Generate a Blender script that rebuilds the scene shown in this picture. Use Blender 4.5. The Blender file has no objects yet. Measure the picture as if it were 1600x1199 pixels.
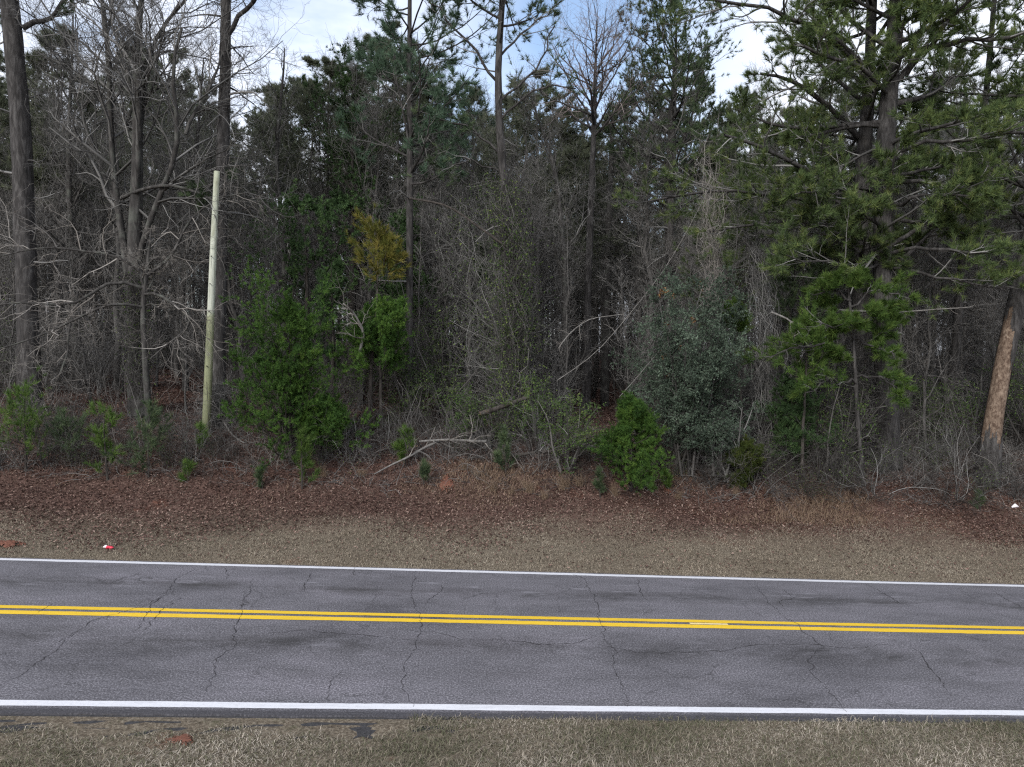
import bpy, math
import numpy as np
R_ = math.radians
rng = np.random.default_rng(11)
scene = bpy.context.scene
C = scene.collection

# ------------------------------------------------------------------ camera, sky, sun, exposure
CAMZ, PITCH, F = 5.33, R_(2.06), 1110.0
cd = bpy.data.cameras.new('camera'); cam = bpy.data.objects.new('camera', cd); C.objects.link(cam)
cd.sensor_width = 36; cd.lens = F/1600*36; cd.clip_start = .1; cd.clip_end = 3000
cam.location = (0, 0, CAMZ); cam.rotation_euler = (math.pi/2-PITCH, 0, 0)
scene.camera = cam
scene.cycles.use_denoising = False; scene.cycles.pixel_filter_type = 'BLACKMAN_HARRIS'; scene.cycles.filter_width = 1.25
vs = scene.view_settings
vs.view_transform = 'Standard'; vs.look = 'None'; vs.gamma = 1; vs.exposure = 0.74
SUN_EL, SUN_AZ = R_(32), R_(205)          # azimuth measured clockwise from +Y
w = bpy.data.worlds.new('World'); scene.world = w; w.use_nodes = True
nt = w.node_tree; nt.nodes.clear()
N = nt.nodes.new; L = nt.links.new
sky = N('ShaderNodeTexSky'); sky.sky_type = 'NISHITA'; sky.sun_disc = False
sky.sun_elevation = SUN_EL; sky.sun_rotation = SUN_AZ; sky.air_density = 1.0; sky.dust_density = 1.5
bgs = N('ShaderNodeBackground'); bgs.inputs[1].default_value = 0.15
bgc = N('ShaderNodeBackground'); bgc.inputs[0].default_value = (.86, .90, 1.0, 1); bgc.inputs[1].default_value = .84
tc = N('ShaderNodeTexCoord'); mp = N('ShaderNodeMapping'); mp.inputs['Scale'].default_value = (1, 1, 2.6)
mp.inputs['Location'].default_value = (.35, .2, .1)
cn = N('ShaderNodeTexNoise'); cn.inputs['Scale'].default_value = 2.3; cn.inputs['Detail'].default_value = 6; cn.inputs['Roughness'].default_value = .55
cr = N('ShaderNodeValToRGB'); cr.color_ramp.elements[0].position = .36; cr.color_ramp.elements[1].position = .52
cr.color_ramp.elements[0].color = (.3, .3, .3, 1); cr.color_ramp.elements[1].color = (.97, .97, .97, 1)
mx = N('ShaderNodeMixShader'); wo = N('ShaderNodeOutputWorld')
L(tc.outputs['Generated'], mp.inputs[0]); L(mp.outputs[0], cn.inputs['Vector']); L(cn.outputs['Fac'], cr.inputs[0])
vd = N('ShaderNodeVectorMath'); vd.operation = 'DISTANCE'; vd.inputs[1].default_value = (.085, .90, .42); L(tc.outputs['Generated'], vd.inputs[0])
gap = N('ShaderNodeMapRange'); gap.inputs['From Min'].default_value = .06; gap.inputs['From Max'].default_value = .26; gap.inputs['To Min'].default_value = .06; gap.inputs['To Max'].default_value = 1.0
L(vd.outputs['Value'], gap.inputs['Value']); mg = N('ShaderNodeMath'); mg.operation = 'MULTIPLY'; L(cr.outputs[0], mg.inputs[0]); L(gap.outputs[0], mg.inputs[1])
L(sky.outputs[0], bgs.inputs[0]); L(mg.outputs[0], mx.inputs[0]); L(bgs.outputs[0], mx.inputs[1]); L(bgc.outputs[0], mx.inputs[2])
L(mx.outputs[0], wo.inputs[0])
sd = bpy.data.lights.new('sun', 'SUN'); sd.energy = 1.7; sd.angle = R_(16); sd.color = (1, .985, .96)
sun = bpy.data.objects.new('sun', sd); C.objects.link(sun)
sun.rotation_euler = (math.pi/2-SUN_EL, 0, math.pi-SUN_AZ)

# ------------------------------------------------------------------ projection, road plane, ground height
AL, G, TF, TN, CROWN = .0851, -.0533, 17.40, 10.60, .088
TC = (TF+TN)/2
def ray(px, py):
    x = (px-800)/F; z = -(py-599.5)/F
    return np.array([x, math.cos(PITCH)+z*math.sin(PITCH), -math.sin(PITCH)+z*math.cos(PITCH)])
def W(px, py, Y):
    d = ray(px, py); s = Y/d[1]
    return np.array([s*d[0], Y, CAMZ+s*d[2]])
def tt(x, y): return -math.sin(AL)*x+math.cos(AL)*y
def ss(x, y): return math.cos(AL)*x+math.sin(AL)*y
def xy(s, t): return math.cos(AL)*s-math.sin(AL)*t, math.sin(AL)*s+math.cos(AL)*t
def grade(x): return G*60*np.tanh(np.asarray(x)/60)
def road_z(x, y):
    t = tt(x, y); return grade(x)+CROWN*np.clip(1-np.abs(t-TC)/((TF-TN)/2), -.2, 1)
KT = [-200, -20, 5, 8, 10.0, 10.35, 10.6, 17.2, 17.55, 18, 19.5, 21, 22, 23, 24, 26, 30, 40, 60, 100, 250]
KZ = [-6, -1.2, -.22, -.08, -.03, -.03, -.14, -.14, -.02, .03, .18, .48, .8, 1.25, 1.7, 2.3, 2.8, 3.4, 4.2, 5.5, 9]
def gz(x, y):
    x = np.asarray(x, float); y = np.asarray(y, float); t = tt(x, y)
    h = np.interp(t, KT, KZ)
    k = np.clip((t-18)/6, 0, 1)+.25*np.clip((9.9-t)/3, 0, 1)
    n = .12*np.sin(x*.55+1)*np.sin(y*.5+2)+.07*np.sin(x*1.3+y*.7)+.05*np.sin(x*2.7-y*1.9+1)+.25*np.sin(x*.17+.6)*np.sin(y*.13)
    return h+grade(x)+k*n
def B(px, Y):
    x = W(px, 600, Y)[0]; return np.array([x, Y, float(gz(x, Y))])
def px2ground(px, py, fn):
    d = ray(px, py); lo, hi = 3.0, 90.0; prev = lo
    for s in np.arange(3, 90, .1):
        if CAMZ+s*d[2] < float(fn(s*d[0], s*d[1])): hi = s; lo = prev; break
        prev = s
    for _ in range(20):
        m = (lo+hi)/2
        if CAMZ+m*d[2] < float(fn(m*d[0], m*d[1])): hi = m
        else: lo = m
    return np.array([hi*d[0], hi*d[1], float(fn(hi*d[0], hi*d[1]))])

# ------------------------------------------------------------------ materials
MAT = {}
def nodes(name, rough=.9, spec=.25):
    m = bpy.data.materials.new(name); m.use_nodes = True; t = m.node_tree
    p = t.nodes['Principled BSDF']; p.inputs['Roughness'].default_value = rough
    p.inputs['Specular IOR Level'].default_value = spec
    MAT[name] = m; return m, t, p
def ramp(t, fac, stops):
    r = t.nodes.new('ShaderNodeValToRGB'); e = r.color_ramp.elements
    e[0].position = stops[0][0]; e[0].color = (*stops[0][1], 1)
    e[1].position = stops[-1][0]; e[1].color = (*stops[-1][1], 1)
    for p_, c_ in stops[1:-1]:
        q = e.new(p_); q.color = (*c_, 1)
    t.links.new(fac, r.inputs[0]); return r.outputs[0]
def noise(t, scale, detail=4, rough=.55, vec=None, mscale=None, dist=0):
    n = t.nodes.new('ShaderNodeTexNoise'); n.inputs['Scale'].default_value = scale
    n.inputs['Detail'].default_value = detail; n.inputs['Roughness'].default_value = rough; n.inputs['Distortion'].default_value = dist
    if vec is None:
        c = t.nodes.new('ShaderNodeTexCoord'); vec = c.outputs['Object']
    if mscale:
        mm = t.nodes.new('ShaderNodeMapping'); mm.inputs['Scale'].default_value = mscale
        t.links.new(vec, mm.inputs[0]); vec = mm.outputs[0]
    t.links.new(vec, n.inputs['Vector']); return n.outputs['Fac']
def attr(t, name, out='Fac'):
    a = t.nodes.new('ShaderNodeAttribute'); a.attribute_name = name; return a.outputs[out]
def mathn(t, op, a, b=None, c=None):
    n = t.nodes.new('ShaderNodeMath'); n.operation = op
    for i, v in enumerate((a, b, c)):
        if v is None: continue
        if isinstance(v, (int, float)): n.inputs[i].default_value = v
        else: t.links.new(v, n.inputs[i])
    return n.outputs[0]
def mixc(t, fac, a, b, mode='MIX'):
    n = t.nodes.new('ShaderNodeMix'); n.data_type = 'RGBA'; n.blend_type = mode
    if isinstance(fac, (int, float)): n.inputs[0].default_value = fac
    else: t.links.new(fac, n.inputs[0])
    for i, v in ((6, a), (7, b)):
        if isinstance(v, tuple): n.inputs[i].default_value = (*v, 1)
        else: t.links.new(v, n.inputs[i])
    return n.outputs[2]
def bump(t, p, h, strength=.5, dist=.02):
    b = t.nodes.new('ShaderNodeBump'); b.inputs['Strength'].default_value = strength; b.inputs['Distance'].default_value = dist
    t.links.new(h, b.inputs['Height']); t.links.new(b.outputs[0], p.inputs['Normal'])
def leafy(name, stops, trans=.25, var=.35):
    """colour from the per-leaf 'rnd' attribute, a little light through the leaf"""
    m, t, p = nodes(name, .7, .2)
    col = ramp(t, attr(t, 'rnd'), stops)
    oi = t.nodes.new('ShaderNodeObjectInfo')
    k = mathn(t, 'MULTIPLY_ADD', oi.outputs['Random'], var, 1-var/2)
    cc = t.nodes.new('ShaderNodeVectorMath'); cc.operation = 'SCALE'
    t.links.new(col, cc.inputs[0]); t.links.new(k, cc.inputs['Scale'])
    t.links.new(cc.outputs[0], p.inputs['Base Color'])
    if trans:
        tr = t.nodes.new('ShaderNodeBsdfTranslucent'); mxs = t.nodes.new('ShaderNodeMixShader'); mxs.inputs[0].default_value = trans
        t.links.new(cc.outputs[0], tr.inputs[0]); o = t.nodes['Material Output']
        t.links.new(p.outputs[0], mxs.inputs[1]); t.links.new(tr.outputs[0], mxs.inputs[2]); t.links.new(mxs.outputs[0], o.inputs[0])
    return m
def bark(name, dark, mid, light, sc=9, moss=None, st=.8):
    m, t, p = nodes(name, .95, .15)
    n1 = noise(t, sc, 6, .65, mscale=(1, 1, .22), dist=.6); n2 = noise(t, 1.3, 3)
    col = ramp(t, n1, [(.3, dark), (.5, mid), (.72, light)])
    col = mixc(t, mathn(t, 'MULTIPLY', n2, .45), col, tuple(c*.6 for c in mid))
    if moss: col = mixc(t, mathn(t, 'MULTIPLY', ramp(t, noise(t, 2.2, 5), [(.5, (0, 0, 0)), (.68, (1, 1, 1))]), .7), col, moss)
    t.links.new(col, p.inputs['Base Color']); bump(t, p, n1, st, .04); return m

bark('pine_bark', (.015, .014, .013), (.055, .051, .049), (.14, .133, .127))
bark('hardwood_bark', (.018, .017, .016), (.055, .051, .048), (.13, .124, .115), 7, (.1, .106, .09))
bark('far_bark_haze', (.03, .028, .026), (.095, .09, .085), (.2, .19, .18))  # lighter bark copy: haze of the deep woods put into the colour
bark('dark_bark', (.016, .014, .013), (.048, .042, .037), (.095, .085, .075), 8)
bark('pale_limb', (.08, .074, .067), (.18, .17, .158), (.3, .285, .265), 14, st=.4)
bark('limb_bark', (.025, .021, .018), (.06, .052, .046), (.11, .098, .088), 12, st=.4)
leafy('twig_grey', [(0, (.045, .043, .041)), (.5, (.112, .108, .102)), (1, (.27, .262, .25))], 0)
leafy('twig_brown', [(0, (.028, .026, .024)), (.6, (.073, .068, .063)), (1, (.175, .165, .155))], 0)
leafy('twig_dark', [(0, (.02, .016, .014)), (.6, (.05, .04, .035)), (1, (.1, .085, .075))], 0)
leafy('twig_far_haze', [(0, (.05, .047, .043)), (.5, (.135, .128, .12)), (1, (.3, .285, .268))], 0)  # twig greys raised for background trees, painted in place of haze
leafy('twig_pale', [(0, (.12, .108, .095)), (.6, (.22, .2, .18)), (1, (.36, .335, .305))], 0)
leafy('twig_pink', [(0, (.1, .08, .075)), (.6, (.19, .155, .15)), (1, (.3, .25, .24))], 0)
leafy('needles_blue', [(0, (.034, .058, .036)), (.5, (.078, .13, .08)), (1, (.15, .22, .14))])
leafy('needles_green', [(0, (.035, .052, .024)), (.5, (.085, .125, .045)), (.85, (.15, .19, .06)), (1, (.22, .22, .08))])
leafy('needles_mid', [(0, (.032, .05, .028)), (.5, (.075, .112, .055)), (1, (.14, .18, .08))])
leafy('needles_far_haze', [(0, (.06, .072, .05)), (.5, (.125, .142, .092)), (1, (.21, .22, .14))], .45)  # needle colour lifted so the deep woods look hazed and lighter
leafy('needles_yellow', [(0, (.06, .075, .015)), (.5, (.14, .14, .028)), (1, (.26, .2, .05))])
leafy('needles_bright', [(0, (.035, .07, .015)), (.5, (.08, .145, .03)), (1, (.17, .24, .055))])
leafy('cedar_green', [(0, (.015, .035, .01)), (.4, (.045, .1, .02)), (.8, (.11, .2, .035)), (1, (.22, .3, .06))])
leafy('cedar_olive', [(0, (.02, .035, .008)), (.6, (.06, .08, .016)), (1, (.11, .12, .03))])
leafy('cedar_dark', [(0, (.022, .042, .018)), (.6, (.055, .1, .036)), (1, (.11, .17, .055))])
leafy('leaf_bluegreen', [(0, (.035, .05, .035)), (.6, (.085, .12, .082)), (1, (.18, .23, .165))])
leafy('leaf_green', [(0, (.03, .06, .016)), (.6, (.075, .13, .03)), (1, (.2, .25, .07))])
leafy('leaf_rust', [(0, (.1, .05, .02)), (.6, (.22, .12, .05)), (1, (.32, .24, .12))])
leafy('leaf_litter', [(0, (.04, .022, .018)), (.4, (.115, .066, .052)), (.75, (.185, .118, .095)), (1, (.3, .215, .175))], .05, 0)
leafy('straw', [(0, (.13, .11, .085)), (.3, (.29, .24, .18)), (.75, (.43, .37, .285)), (1, (.56, .5, .42))], .15, 0)
leafy('grass_near', [(0, (.05, .07, .03)), (.25, (.12, .12, .07)), (.5, (.25, .215, .165)), (1, (.56, .5, .42))], .15, 0)
leafy('sedge', [(0, (.13, .09, .06)), (.6, (.27, .19, .13)), (1, (.4, .3, .21))], .15, 0)
leafy('clay_loose', [(0, (.09, .04, .028)), (1, (.2, .085, .055))], 0, 0)

# ------------------------------------------------------------------ mesh helpers
class Acc:
    def __init__(s): s.V = []; s.T = []; s.Q = []; s.r = []; s.n = 0
    def add(s, V, T=None, Q=None, r=None):
        V = np.asarray(V, float).reshape(-1, 3)
        if T is not None and len(T): s.T.append(np.asarray(T)+s.n)
        if Q is not None and len(Q): s.Q.append(np.asarray(Q)+s.n)
        s.V.append(V); s.r.append(np.full(len(V), .5) if r is None else np.broadcast_to(r, len(V))); s.n += len(V)
    def build(s, name, mat, parent=None, origin=(0, 0, 0), smooth=False):
        V = np.concatenate(s.V)-np.asarray(origin); T = np.concatenate(s.T) if s.T else np.zeros((0, 3), int)
        Q = np.concatenate(s.Q) if s.Q else np.zeros((0, 4), int)
        me = bpy.data.meshes.new(name); me.vertices.add(len(V)); me.vertices.foreach_set('co', V.astype(np.float32).ravel())
        nl = len(T)*3+len(Q)*4; me.loops.add(nl); me.loops.foreach_set('vertex_index', np.concatenate([T.ravel(), Q.ravel()]).astype(np.int32))
        me.polygons.add(len(T)+len(Q))
        st = np.concatenate([np.arange(len(T))*3, len(T)*3+np.arange(len(Q))*4]).astype(np.int32)
        me.polygons.foreach_set('loop_start', st)
        me.update(calc_edges=True)
        if smooth: me.polygons.foreach_set('use_smooth', np.ones(len(me.polygons), bool))
        a = me.attributes.new('rnd', 'FLOAT', 'POINT'); a.data.foreach_set('value', np.clip(np.concatenate(s.r), 0, 1).astype(np.float32))
        me.materials.append(MAT[mat])
        o = bpy.data.objects.new(name, me); C.objects.link(o)
        if parent: o.parent = parent
        else: o.location = origin
        return o
def norm(v): return v/np.maximum(np.linalg.norm(v, axis=-1, keepdims=True), 1e-9)
def sweep(acc, P, R, k=5, r=None, lump=0.0, cap=False):
    """tubes along M polylines at once: P (M,N,3), R (M,N)"""
    P = np.asarray(P, float); R = np.asarray(R, float)
    if P.ndim == 2: P = P[None]; R = R[None]
    M, n, _ = P.shape
    T = norm(np.gradient(P, axis=1))
    mean = norm(P[:, -1]-P[:, 0]); ref = np.where(np.abs(mean[:, 2:3]) < .8, [[0., 0, 1]], [[1., .13, 0]])
    U = norm(np.cross(T, ref[:, None, :])); Wv = np.cross(T, U)
    a = np.arange(k)*2*math.pi/k
    rad = R[:, :, None]*np.ones(k)
    if lump: rad = rad*(1+lump*rng.normal(size=(M, n, k)))
    V = P[:, :, None, :]+rad[..., None]*(np.cos(a)[:, None]*U[:, :, None, :]+np.sin(a)[:, None]*Wv[:, :, None, :])
    i = np.arange(M)[:, None, None]*n*k; j = np.arange(n-1)[None, :, None]*k; q = np.arange(k)[None, None, :]; q2 = (q+1) % k
    Q = np.stack([i+j+q, i+j+q2, i+j+k+q2, i+j+k+q], -1).reshape(-1, 4)
    rr = rng.random(M) if r is None else np.broadcast_to(r, M)
    V = V.reshape(-1, 3); rr = np.repeat(rr, n*k); Tt = None
    if cap:
        c = P[:, -1]+T[:, -1]*.01*R[:, -1:]; b = M*n*k
        V = np.concatenate([V, c]); rr = np.concatenate([rr, rr[:M]])
        Tt = np.stack(np.broadcast_arrays(np.arange(M)[:, None]*n*k+(n-1)*k+np.arange(k)[None], np.arange(M)[:, None]*n*k+(n-1)*k+(np.arange(k)[None]+1) % k, b+np.arange(M)[:, None]), -1).reshape(-1, 3)
    acc.add(V, Tt, Q, rr)
def at_u(P, u):
    """points and tangents at fractions u (M,n) along polylines (M,N,3)"""
    n = P.shape[1]; x = u*(n-1); i = np.clip(x.astype(int), 0, n-2); f = (x-i)[..., None]
    m = np.arange(P.shape[0])[:, None]
    return P[m, i]*(1-f)+P[m, i+1]*f, norm(P[m, i+1]-P[m, i]), i, f[..., 0]
def walk(p, d, Ln, nseg, wig, trop):
    pts = [p]; step = (Ln/nseg)[:, None]; d = d.copy()
    for _ in range(nseg):
        d = norm(d+wig*rng.normal(size=d.shape)+np.array([0, 0, 1])*trop); p = p+d*step; pts.append(p)
    return np.stack(pts, 1)
def spawn(P, R, n, u0, u1, Ln, ang, nseg=5, wig=.15, trop=0., rr=.6, rend=.15, prof=None, flat=0., rmin=.002):
    M = P.shape[0]
    u = u0+(u1-u0)*(np.arange(n)[None, :]+rng.random((M, n)))/n
    p, T, i, f = at_u(P, u); m = np.arange(M)[:, None]
    r = R[m, i]*(1-f)+R[m, i+1]*f
    ref = norm(rng.normal(size=(M, n, 3))*np.array([1, 1, 1-flat])); perp = norm(np.cross(np.cross(T, ref), T))
    an = ang*(1+.25*rng.normal(size=(M, n)))[..., None]
    d = np.cos(an)*T+np.sin(an)*perp
    Ln = np.broadcast_to(np.asarray(Ln, float).reshape(-1, 1), (M, n))*(.65+.7*rng.random((M, n)))
    if prof is not None: Ln = Ln*prof((u-u0)/(u1-u0+1e-9))
    PP = walk(p.reshape(-1, 3), d.reshape(-1, 3), Ln.ravel(), nseg, wig, trop)
    r0 = np.maximum(np.minimum(r.ravel()*rr, Ln.ravel()*.03), rmin)
    RR = np.maximum(r0[:, None]*np.linspace(1, rend, nseg+1)[None], rmin)
    return PP, RR
def tufts(acc, p, d, n, Ln, wd, spread=.8, up=.15, seed_r=None):
    """n thin needle triangles fanning out around direction d at each p"""
    K = len(p); dd = norm(d[:, None, :]+spread*rng.normal(size=(K, n, 3))+np.array([0, 0, up]))
    base = p[:, None, :]-d[:, None, :]*rng.random((K, n, 1))*Ln*.6
    l = Ln*(.65+.6*rng.random((K, n, 1)))
    side = norm(np.cross(dd, rng.normal(size=(K, n, 3))))*wd
    V = np.stack([base-side, base+side, base+dd*l], 2).reshape(-1, 3)
    rr = (rng.random(K) if seed_r is None else seed_r)[:, None]*.65+.35*rng.random((K, n))
    acc.add(V, np.arange(K*n*3).reshape(-1, 3), None, np.repeat(rr.ravel(), 3))
def leaves(acc, p, size, droop=0., r=None):
    K = len(p); a = norm(rng.normal(size=(K, 3))+np.array([0, 0, -droop])); b = norm(np.cross(a, rng.normal(size=(K, 3))))
    s = size*(.6+.8*rng.random((K, 1))); q = a*s; h = b*s*.33; nn = np.cross(a, b)*s*.12
    V = np.stack([p, p+q*.5-h+nn, p+q, p+q*.5+h+nn], 1).reshape(-1, 3); i = np.arange(K)[:, None]*4
    acc.add(V, np.concatenate([i+[0, 1, 2], i+[0, 2, 3]]), None, np.repeat(rng.random(K) if r is None else r, 4))
def along(P, n, u0=.2, u1=1.):
    u = u0+(u1-u0)*rng.random((P.shape[0], n)); p, T, _, _ = at_u(P, u)
    return p.reshape(-1, 3), T.reshape(-1, 3)
def resample(pts, n):
    pts = np.asarray(pts, float); d = np.r_[0, np.cumsum(np.linalg.norm(np.diff(pts[:, :3], axis=0), axis=1))]
    q = np.linspace(0, d[-1], n); o = np.stack([np.interp(q, d, pts[:, k]) for k in range(pts.shape[1])], 1)
    for _ in range(1):
        o[1:-1] = .25*o[:-2]+.5*o[1:-1]+.25*o[2:]
    return o
def tag(o, label=None, cat=None, group=None, kind=None):
    for k, v in (('label', label), ('category', cat), ('group', group), ('kind', kind)):
        if v: o[k] = v
    return o
def empty(name, loc, label=None, cat=None, group=None):
    o = bpy.data.objects.new(name, None); C.objects.link(o); o.location = tuple(loc); o.empty_display_size = .3
    return tag(o, label, cat, group)
def dup(root, loc, rz, sc, label=None, group=None):
    r = root.copy(); C.objects.link(r); r.location = tuple(loc); r.rotation_euler = (0, 0, rz); r.scale = sc
    if label: r['label'] = label
    if group: r['group'] = group
    for ch in root.children:
        c = ch.copy(); C.objects.link(c); c.parent = r
    return r

# ------------------------------------------------------------------ ground, road
m, t, p = nodes('ground_soil', .97, .1)
zt = attr(t, 'rt'); nb = noise(t, .45, 5, .6); nf = noise(t, 22, 5, .7); nm = noise(t, 3.2, 5, .7)
tz = mathn(t, 'ADD', zt, mathn(t, 'MULTIPLY_ADD', nb, 2.4, -1.2)); tz = mathn(t, 'ADD', tz, mathn(t, 'MULTIPLY_ADD', nm, 1.2, -.6))
leaf = ramp(t, mathn(t, 'ADD', mathn(t, 'MULTIPLY', nf, .7), mathn(t, 'MULTIPLY', nm, .3)), [(.3, (.035, .02, .015)), (.5, (.1, .06, .048)), (.7, (.2, .13, .105))])
grs = ramp(t, nf, [(.3, (.06, .047, .034)), (.5, (.15, .122, .09)), (.72, (.3, .26, .2))])
grs = mixc(t, mathn(t, 'MULTIPLY', ramp(t, nm, [(.55, (0, 0, 0)), (.75, (1, 1, 1))]), .35), grs, (.05, .075, .025))
isleaf = ramp(t, mathn(t, 'MULTIPLY_ADD', tz, .5, -9.7), [(0, (0, 0, 0)), (1, (1, 1, 1))])
col = mixc(t, isleaf, grs, leaf)
col = mixc(t, mathn(t, 'MULTIPLY', ramp(t, noise(t, .9, 4), [(.64, (0, 0, 0)), (.72, (1, 1, 1))]), .5), col, (.15, .055, .032))
t.links.new(col, p.inputs['Base Color']); bump(t, p, mathn(t, 'ADD', nf, nm), .9, .05)
def axis(segs):
    return np.unique(np.concatenate([np.arange(a, b, s) for a, b, s in segs]))
S = axis([(-1500, -200, 60), (-200, -60, 8), (-60, -34, 1.2), (-34, 34, .25), (34, 60, 1.2), (60, 200, 8), (200, 1501, 60)])
Tt = axis([(-1500, -100, 60), (-100, -10, 6), (-10, 3, .8), (3, 10, .14), (10, 11, .05), (11, 17, 1), (17, 18.2, .05), (18.2, 32, .14), (32, 60, .6), (60, 200, 4), (200, 1501, 60)])
Sg, Tg = np.meshgrid(S, Tt); X, Y = xy(Sg, Tg); Z = gz(X, Y)
fine = (np.abs(Sg) < 34)*((Tg > 17.7)+(Tg < 10.2))*(Tg > 3)*(Tg < 32)
Z = Z+fine*rng.normal(size=Z.shape)*.012
n, mm_ = Z.shape; idx = np.arange(n*mm_).reshape(n, mm_)
Q = np.stack([idx[:-1, :-1], idx[:-1, 1:], idx[1:, 1:], idx[1:, :-1]], -1).reshape(-1, 4)
a = Acc(); a.add(np.stack([X, Y, Z], -1), None, Q)
g = a.build('ground', 'ground_soil', smooth=True); tag(g, kind='structure')
at = g.data.attributes.new('rt', 'FLOAT', 'POINT'); at.data.foreach_set('value', Tg.ravel().astype(np.float32))

m, t, p = nodes('asphalt', .88, .35)
st_ = attr(t, 'st', 'Vector'); sep = t.nodes.new('ShaderNodeSeparateXYZ'); t.links.new(st_, sep.inputs[0])
tv = mathn(t, 'ADD', sep.outputs[1], mathn(t, 'MULTIPLY_ADD', noise(t, .35, 3, vec=st_), .9, -.45))
def band(c, wd):   # 1 at c falling to 0 at c +- wd
    return mathn(t, 'MAXIMUM', mathn(t, 'SUBTRACT', 1, mathn(t, 'DIVIDE', mathn(t, 'ABSOLUTE', mathn(t, 'SUBTRACT', tv, c)), wd)), 0)
speck = noise(t, 34, 4, .85, vec=st_); coarse = noise(t, 9, 5, .7, vec=st_, mscale=(.6, 1, 1)); blot = noise(t, .8, 6, .68, vec=st_, mscale=(.8, 1.5, 1))
base = ramp(t, speck, [(.34, (.022, .021, .024)), (.5, (.102, .096, .107)), (.64, (.38, .368, .393))])
base = mixc(t, .3, base, ramp(t, coarse, [(.3, (.066, .063, .07)), (.7, (.125, .12, .132))]))
dk = mathn(t, 'MULTIPLY', mathn(t, 'ADD', mathn(t, 'ADD', band(15.75, .5), mathn(t, 'MULTIPLY', band(12.7, .8), .9)), mathn(t, 'MULTIPLY', band(11.7, .4), .4)),
           ramp(t, blot, [(.4, (.1, .1, .1)), (.6, (1.25, 1.25, 1.25))]))
base = mixc(t, mathn(t, 'MULTIPLY', mathn(t, 'MULTIPLY', dk, ramp(t, speck, [(.3, (1, 1, 1)), (.7, (.45, .45, .45))])), .95), base, (.03, .028, .028))
lum = ramp(t, noise(t, .5, 7, .72, vec=st_, mscale=(.5, 1.2, 1)), [(.32, (.62, .62, .62)), (.5, (1, 1, 1)), (.68, (1.28, 1.26, 1.28))])
base = mixc(t, 1.0, base, lum, 'MULTIPLY')
vo = t.nodes.new('ShaderNodeTexVoronoi'); vo.feature = 'DISTANCE_TO_EDGE'; vo.inputs['Scale'].default_value = .75
wn = t.nodes.new('ShaderNodeTexNoise'); wn.inputs['Scale'].default_value = 2.5; wn.inputs['Detail'].default_value = 6; wn.inputs['Roughness'].default_value = .7; t.links.new(st_, wn.inputs['Vector'])
wv_ = t.nodes.new('ShaderNodeVectorMath'); wv_.operation = 'MULTIPLY_ADD'; wv_.inputs[1].default_value = (.7, .7, 0); t.links.new(wn.outputs['Color'], wv_.inputs[0]); t.links.new(st_, wv_.inputs[2]); t.links.new(wv_.outputs[0], vo.inputs['Vector'])
fc = ramp(t, vo.outputs['Distance'], [(0, (1, 1, 1)), (.011, (0, 0, 0))]); fc = mathn(t, 'MULTIPLY', fc, ramp(t, noise(t, .9, 4, .6, vec=st_), [(.46, (0, 0, 0)), (.6, (.85, .85, .85))]))
base = mixc(t, fc, base, (.025, .024, .025))
sc_ = mathn(t, 'MULTIPLY', ramp(t, noise(t, 2.2, 6, .75, vec=st_, mscale=(.35, 2.2, 1)), [(.56, (0, 0, 0)), (.68, (1, 1, 1))]), mathn(t, 'ADD', mathn(t, 'MULTIPLY', band(16.0, .7), .8), .22))
base = mixc(t, mathn(t, 'MULTIPLY', sc_, .75), base, (.3, .29, .32))
er = t.nodes.new('ShaderNodeMapRange'); er.inputs['From Min'].default_value = TN-.05; er.inputs['From Max'].default_value = TN-.14; t.links.new(mathn(t, 'ADD', sep.outputs[1], mathn(t, 'MULTIPLY', coarse, .06)), er.inputs['Value'])
base = mixc(t, mathn(t, 'MULTIPLY', er.outputs[0], .75), base, (.03, .029, .032))
t.links.new(base, p.inputs['Base Color']); bump(t, p, mathn(t, 'ADD', speck, coarse), .55, .012)
def paint(name, c, worn):
    m, t, p = nodes(name, .7, .3); st_ = attr(t, 'st', 'Vector')
    n1 = noise(t, 16, 6, .85, vec=st_); n2 = noise(t, 3, 5, .7, vec=st_, mscale=(.4, 3, 1))
    col = mixc(t, mathn(t, 'MULTIPLY', ramp(t, n1, [(.5, (0, 0, 0)), (.78, (1, 1, 1))]), worn), c, tuple(x*.45 for x in c))
    col = mixc(t, mathn(t, 'MULTIPLY', ramp(t, n2, [(.48, (0, 0, 0)), (.7, (1, 1, 1))]), worn*.6), col, tuple(x*.6 for x in c))
    col = mixc(t, ramp(t, noise(t, 9, 7, .9, vec=st_), [(.64, (0, 0, 0)), (.67, (.8, .8, .8))]), col, (.09, .085, .09))
    t.links.new(col, p.inputs['Base Color']); bump(t, p, n1, .3, .006)
paint('paint_white', (.62, .62, .65), .65); paint('paint_yellow', (.70, .46, .03), .6); paint('paint_old', (.72, .58, .30), .7)
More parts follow.
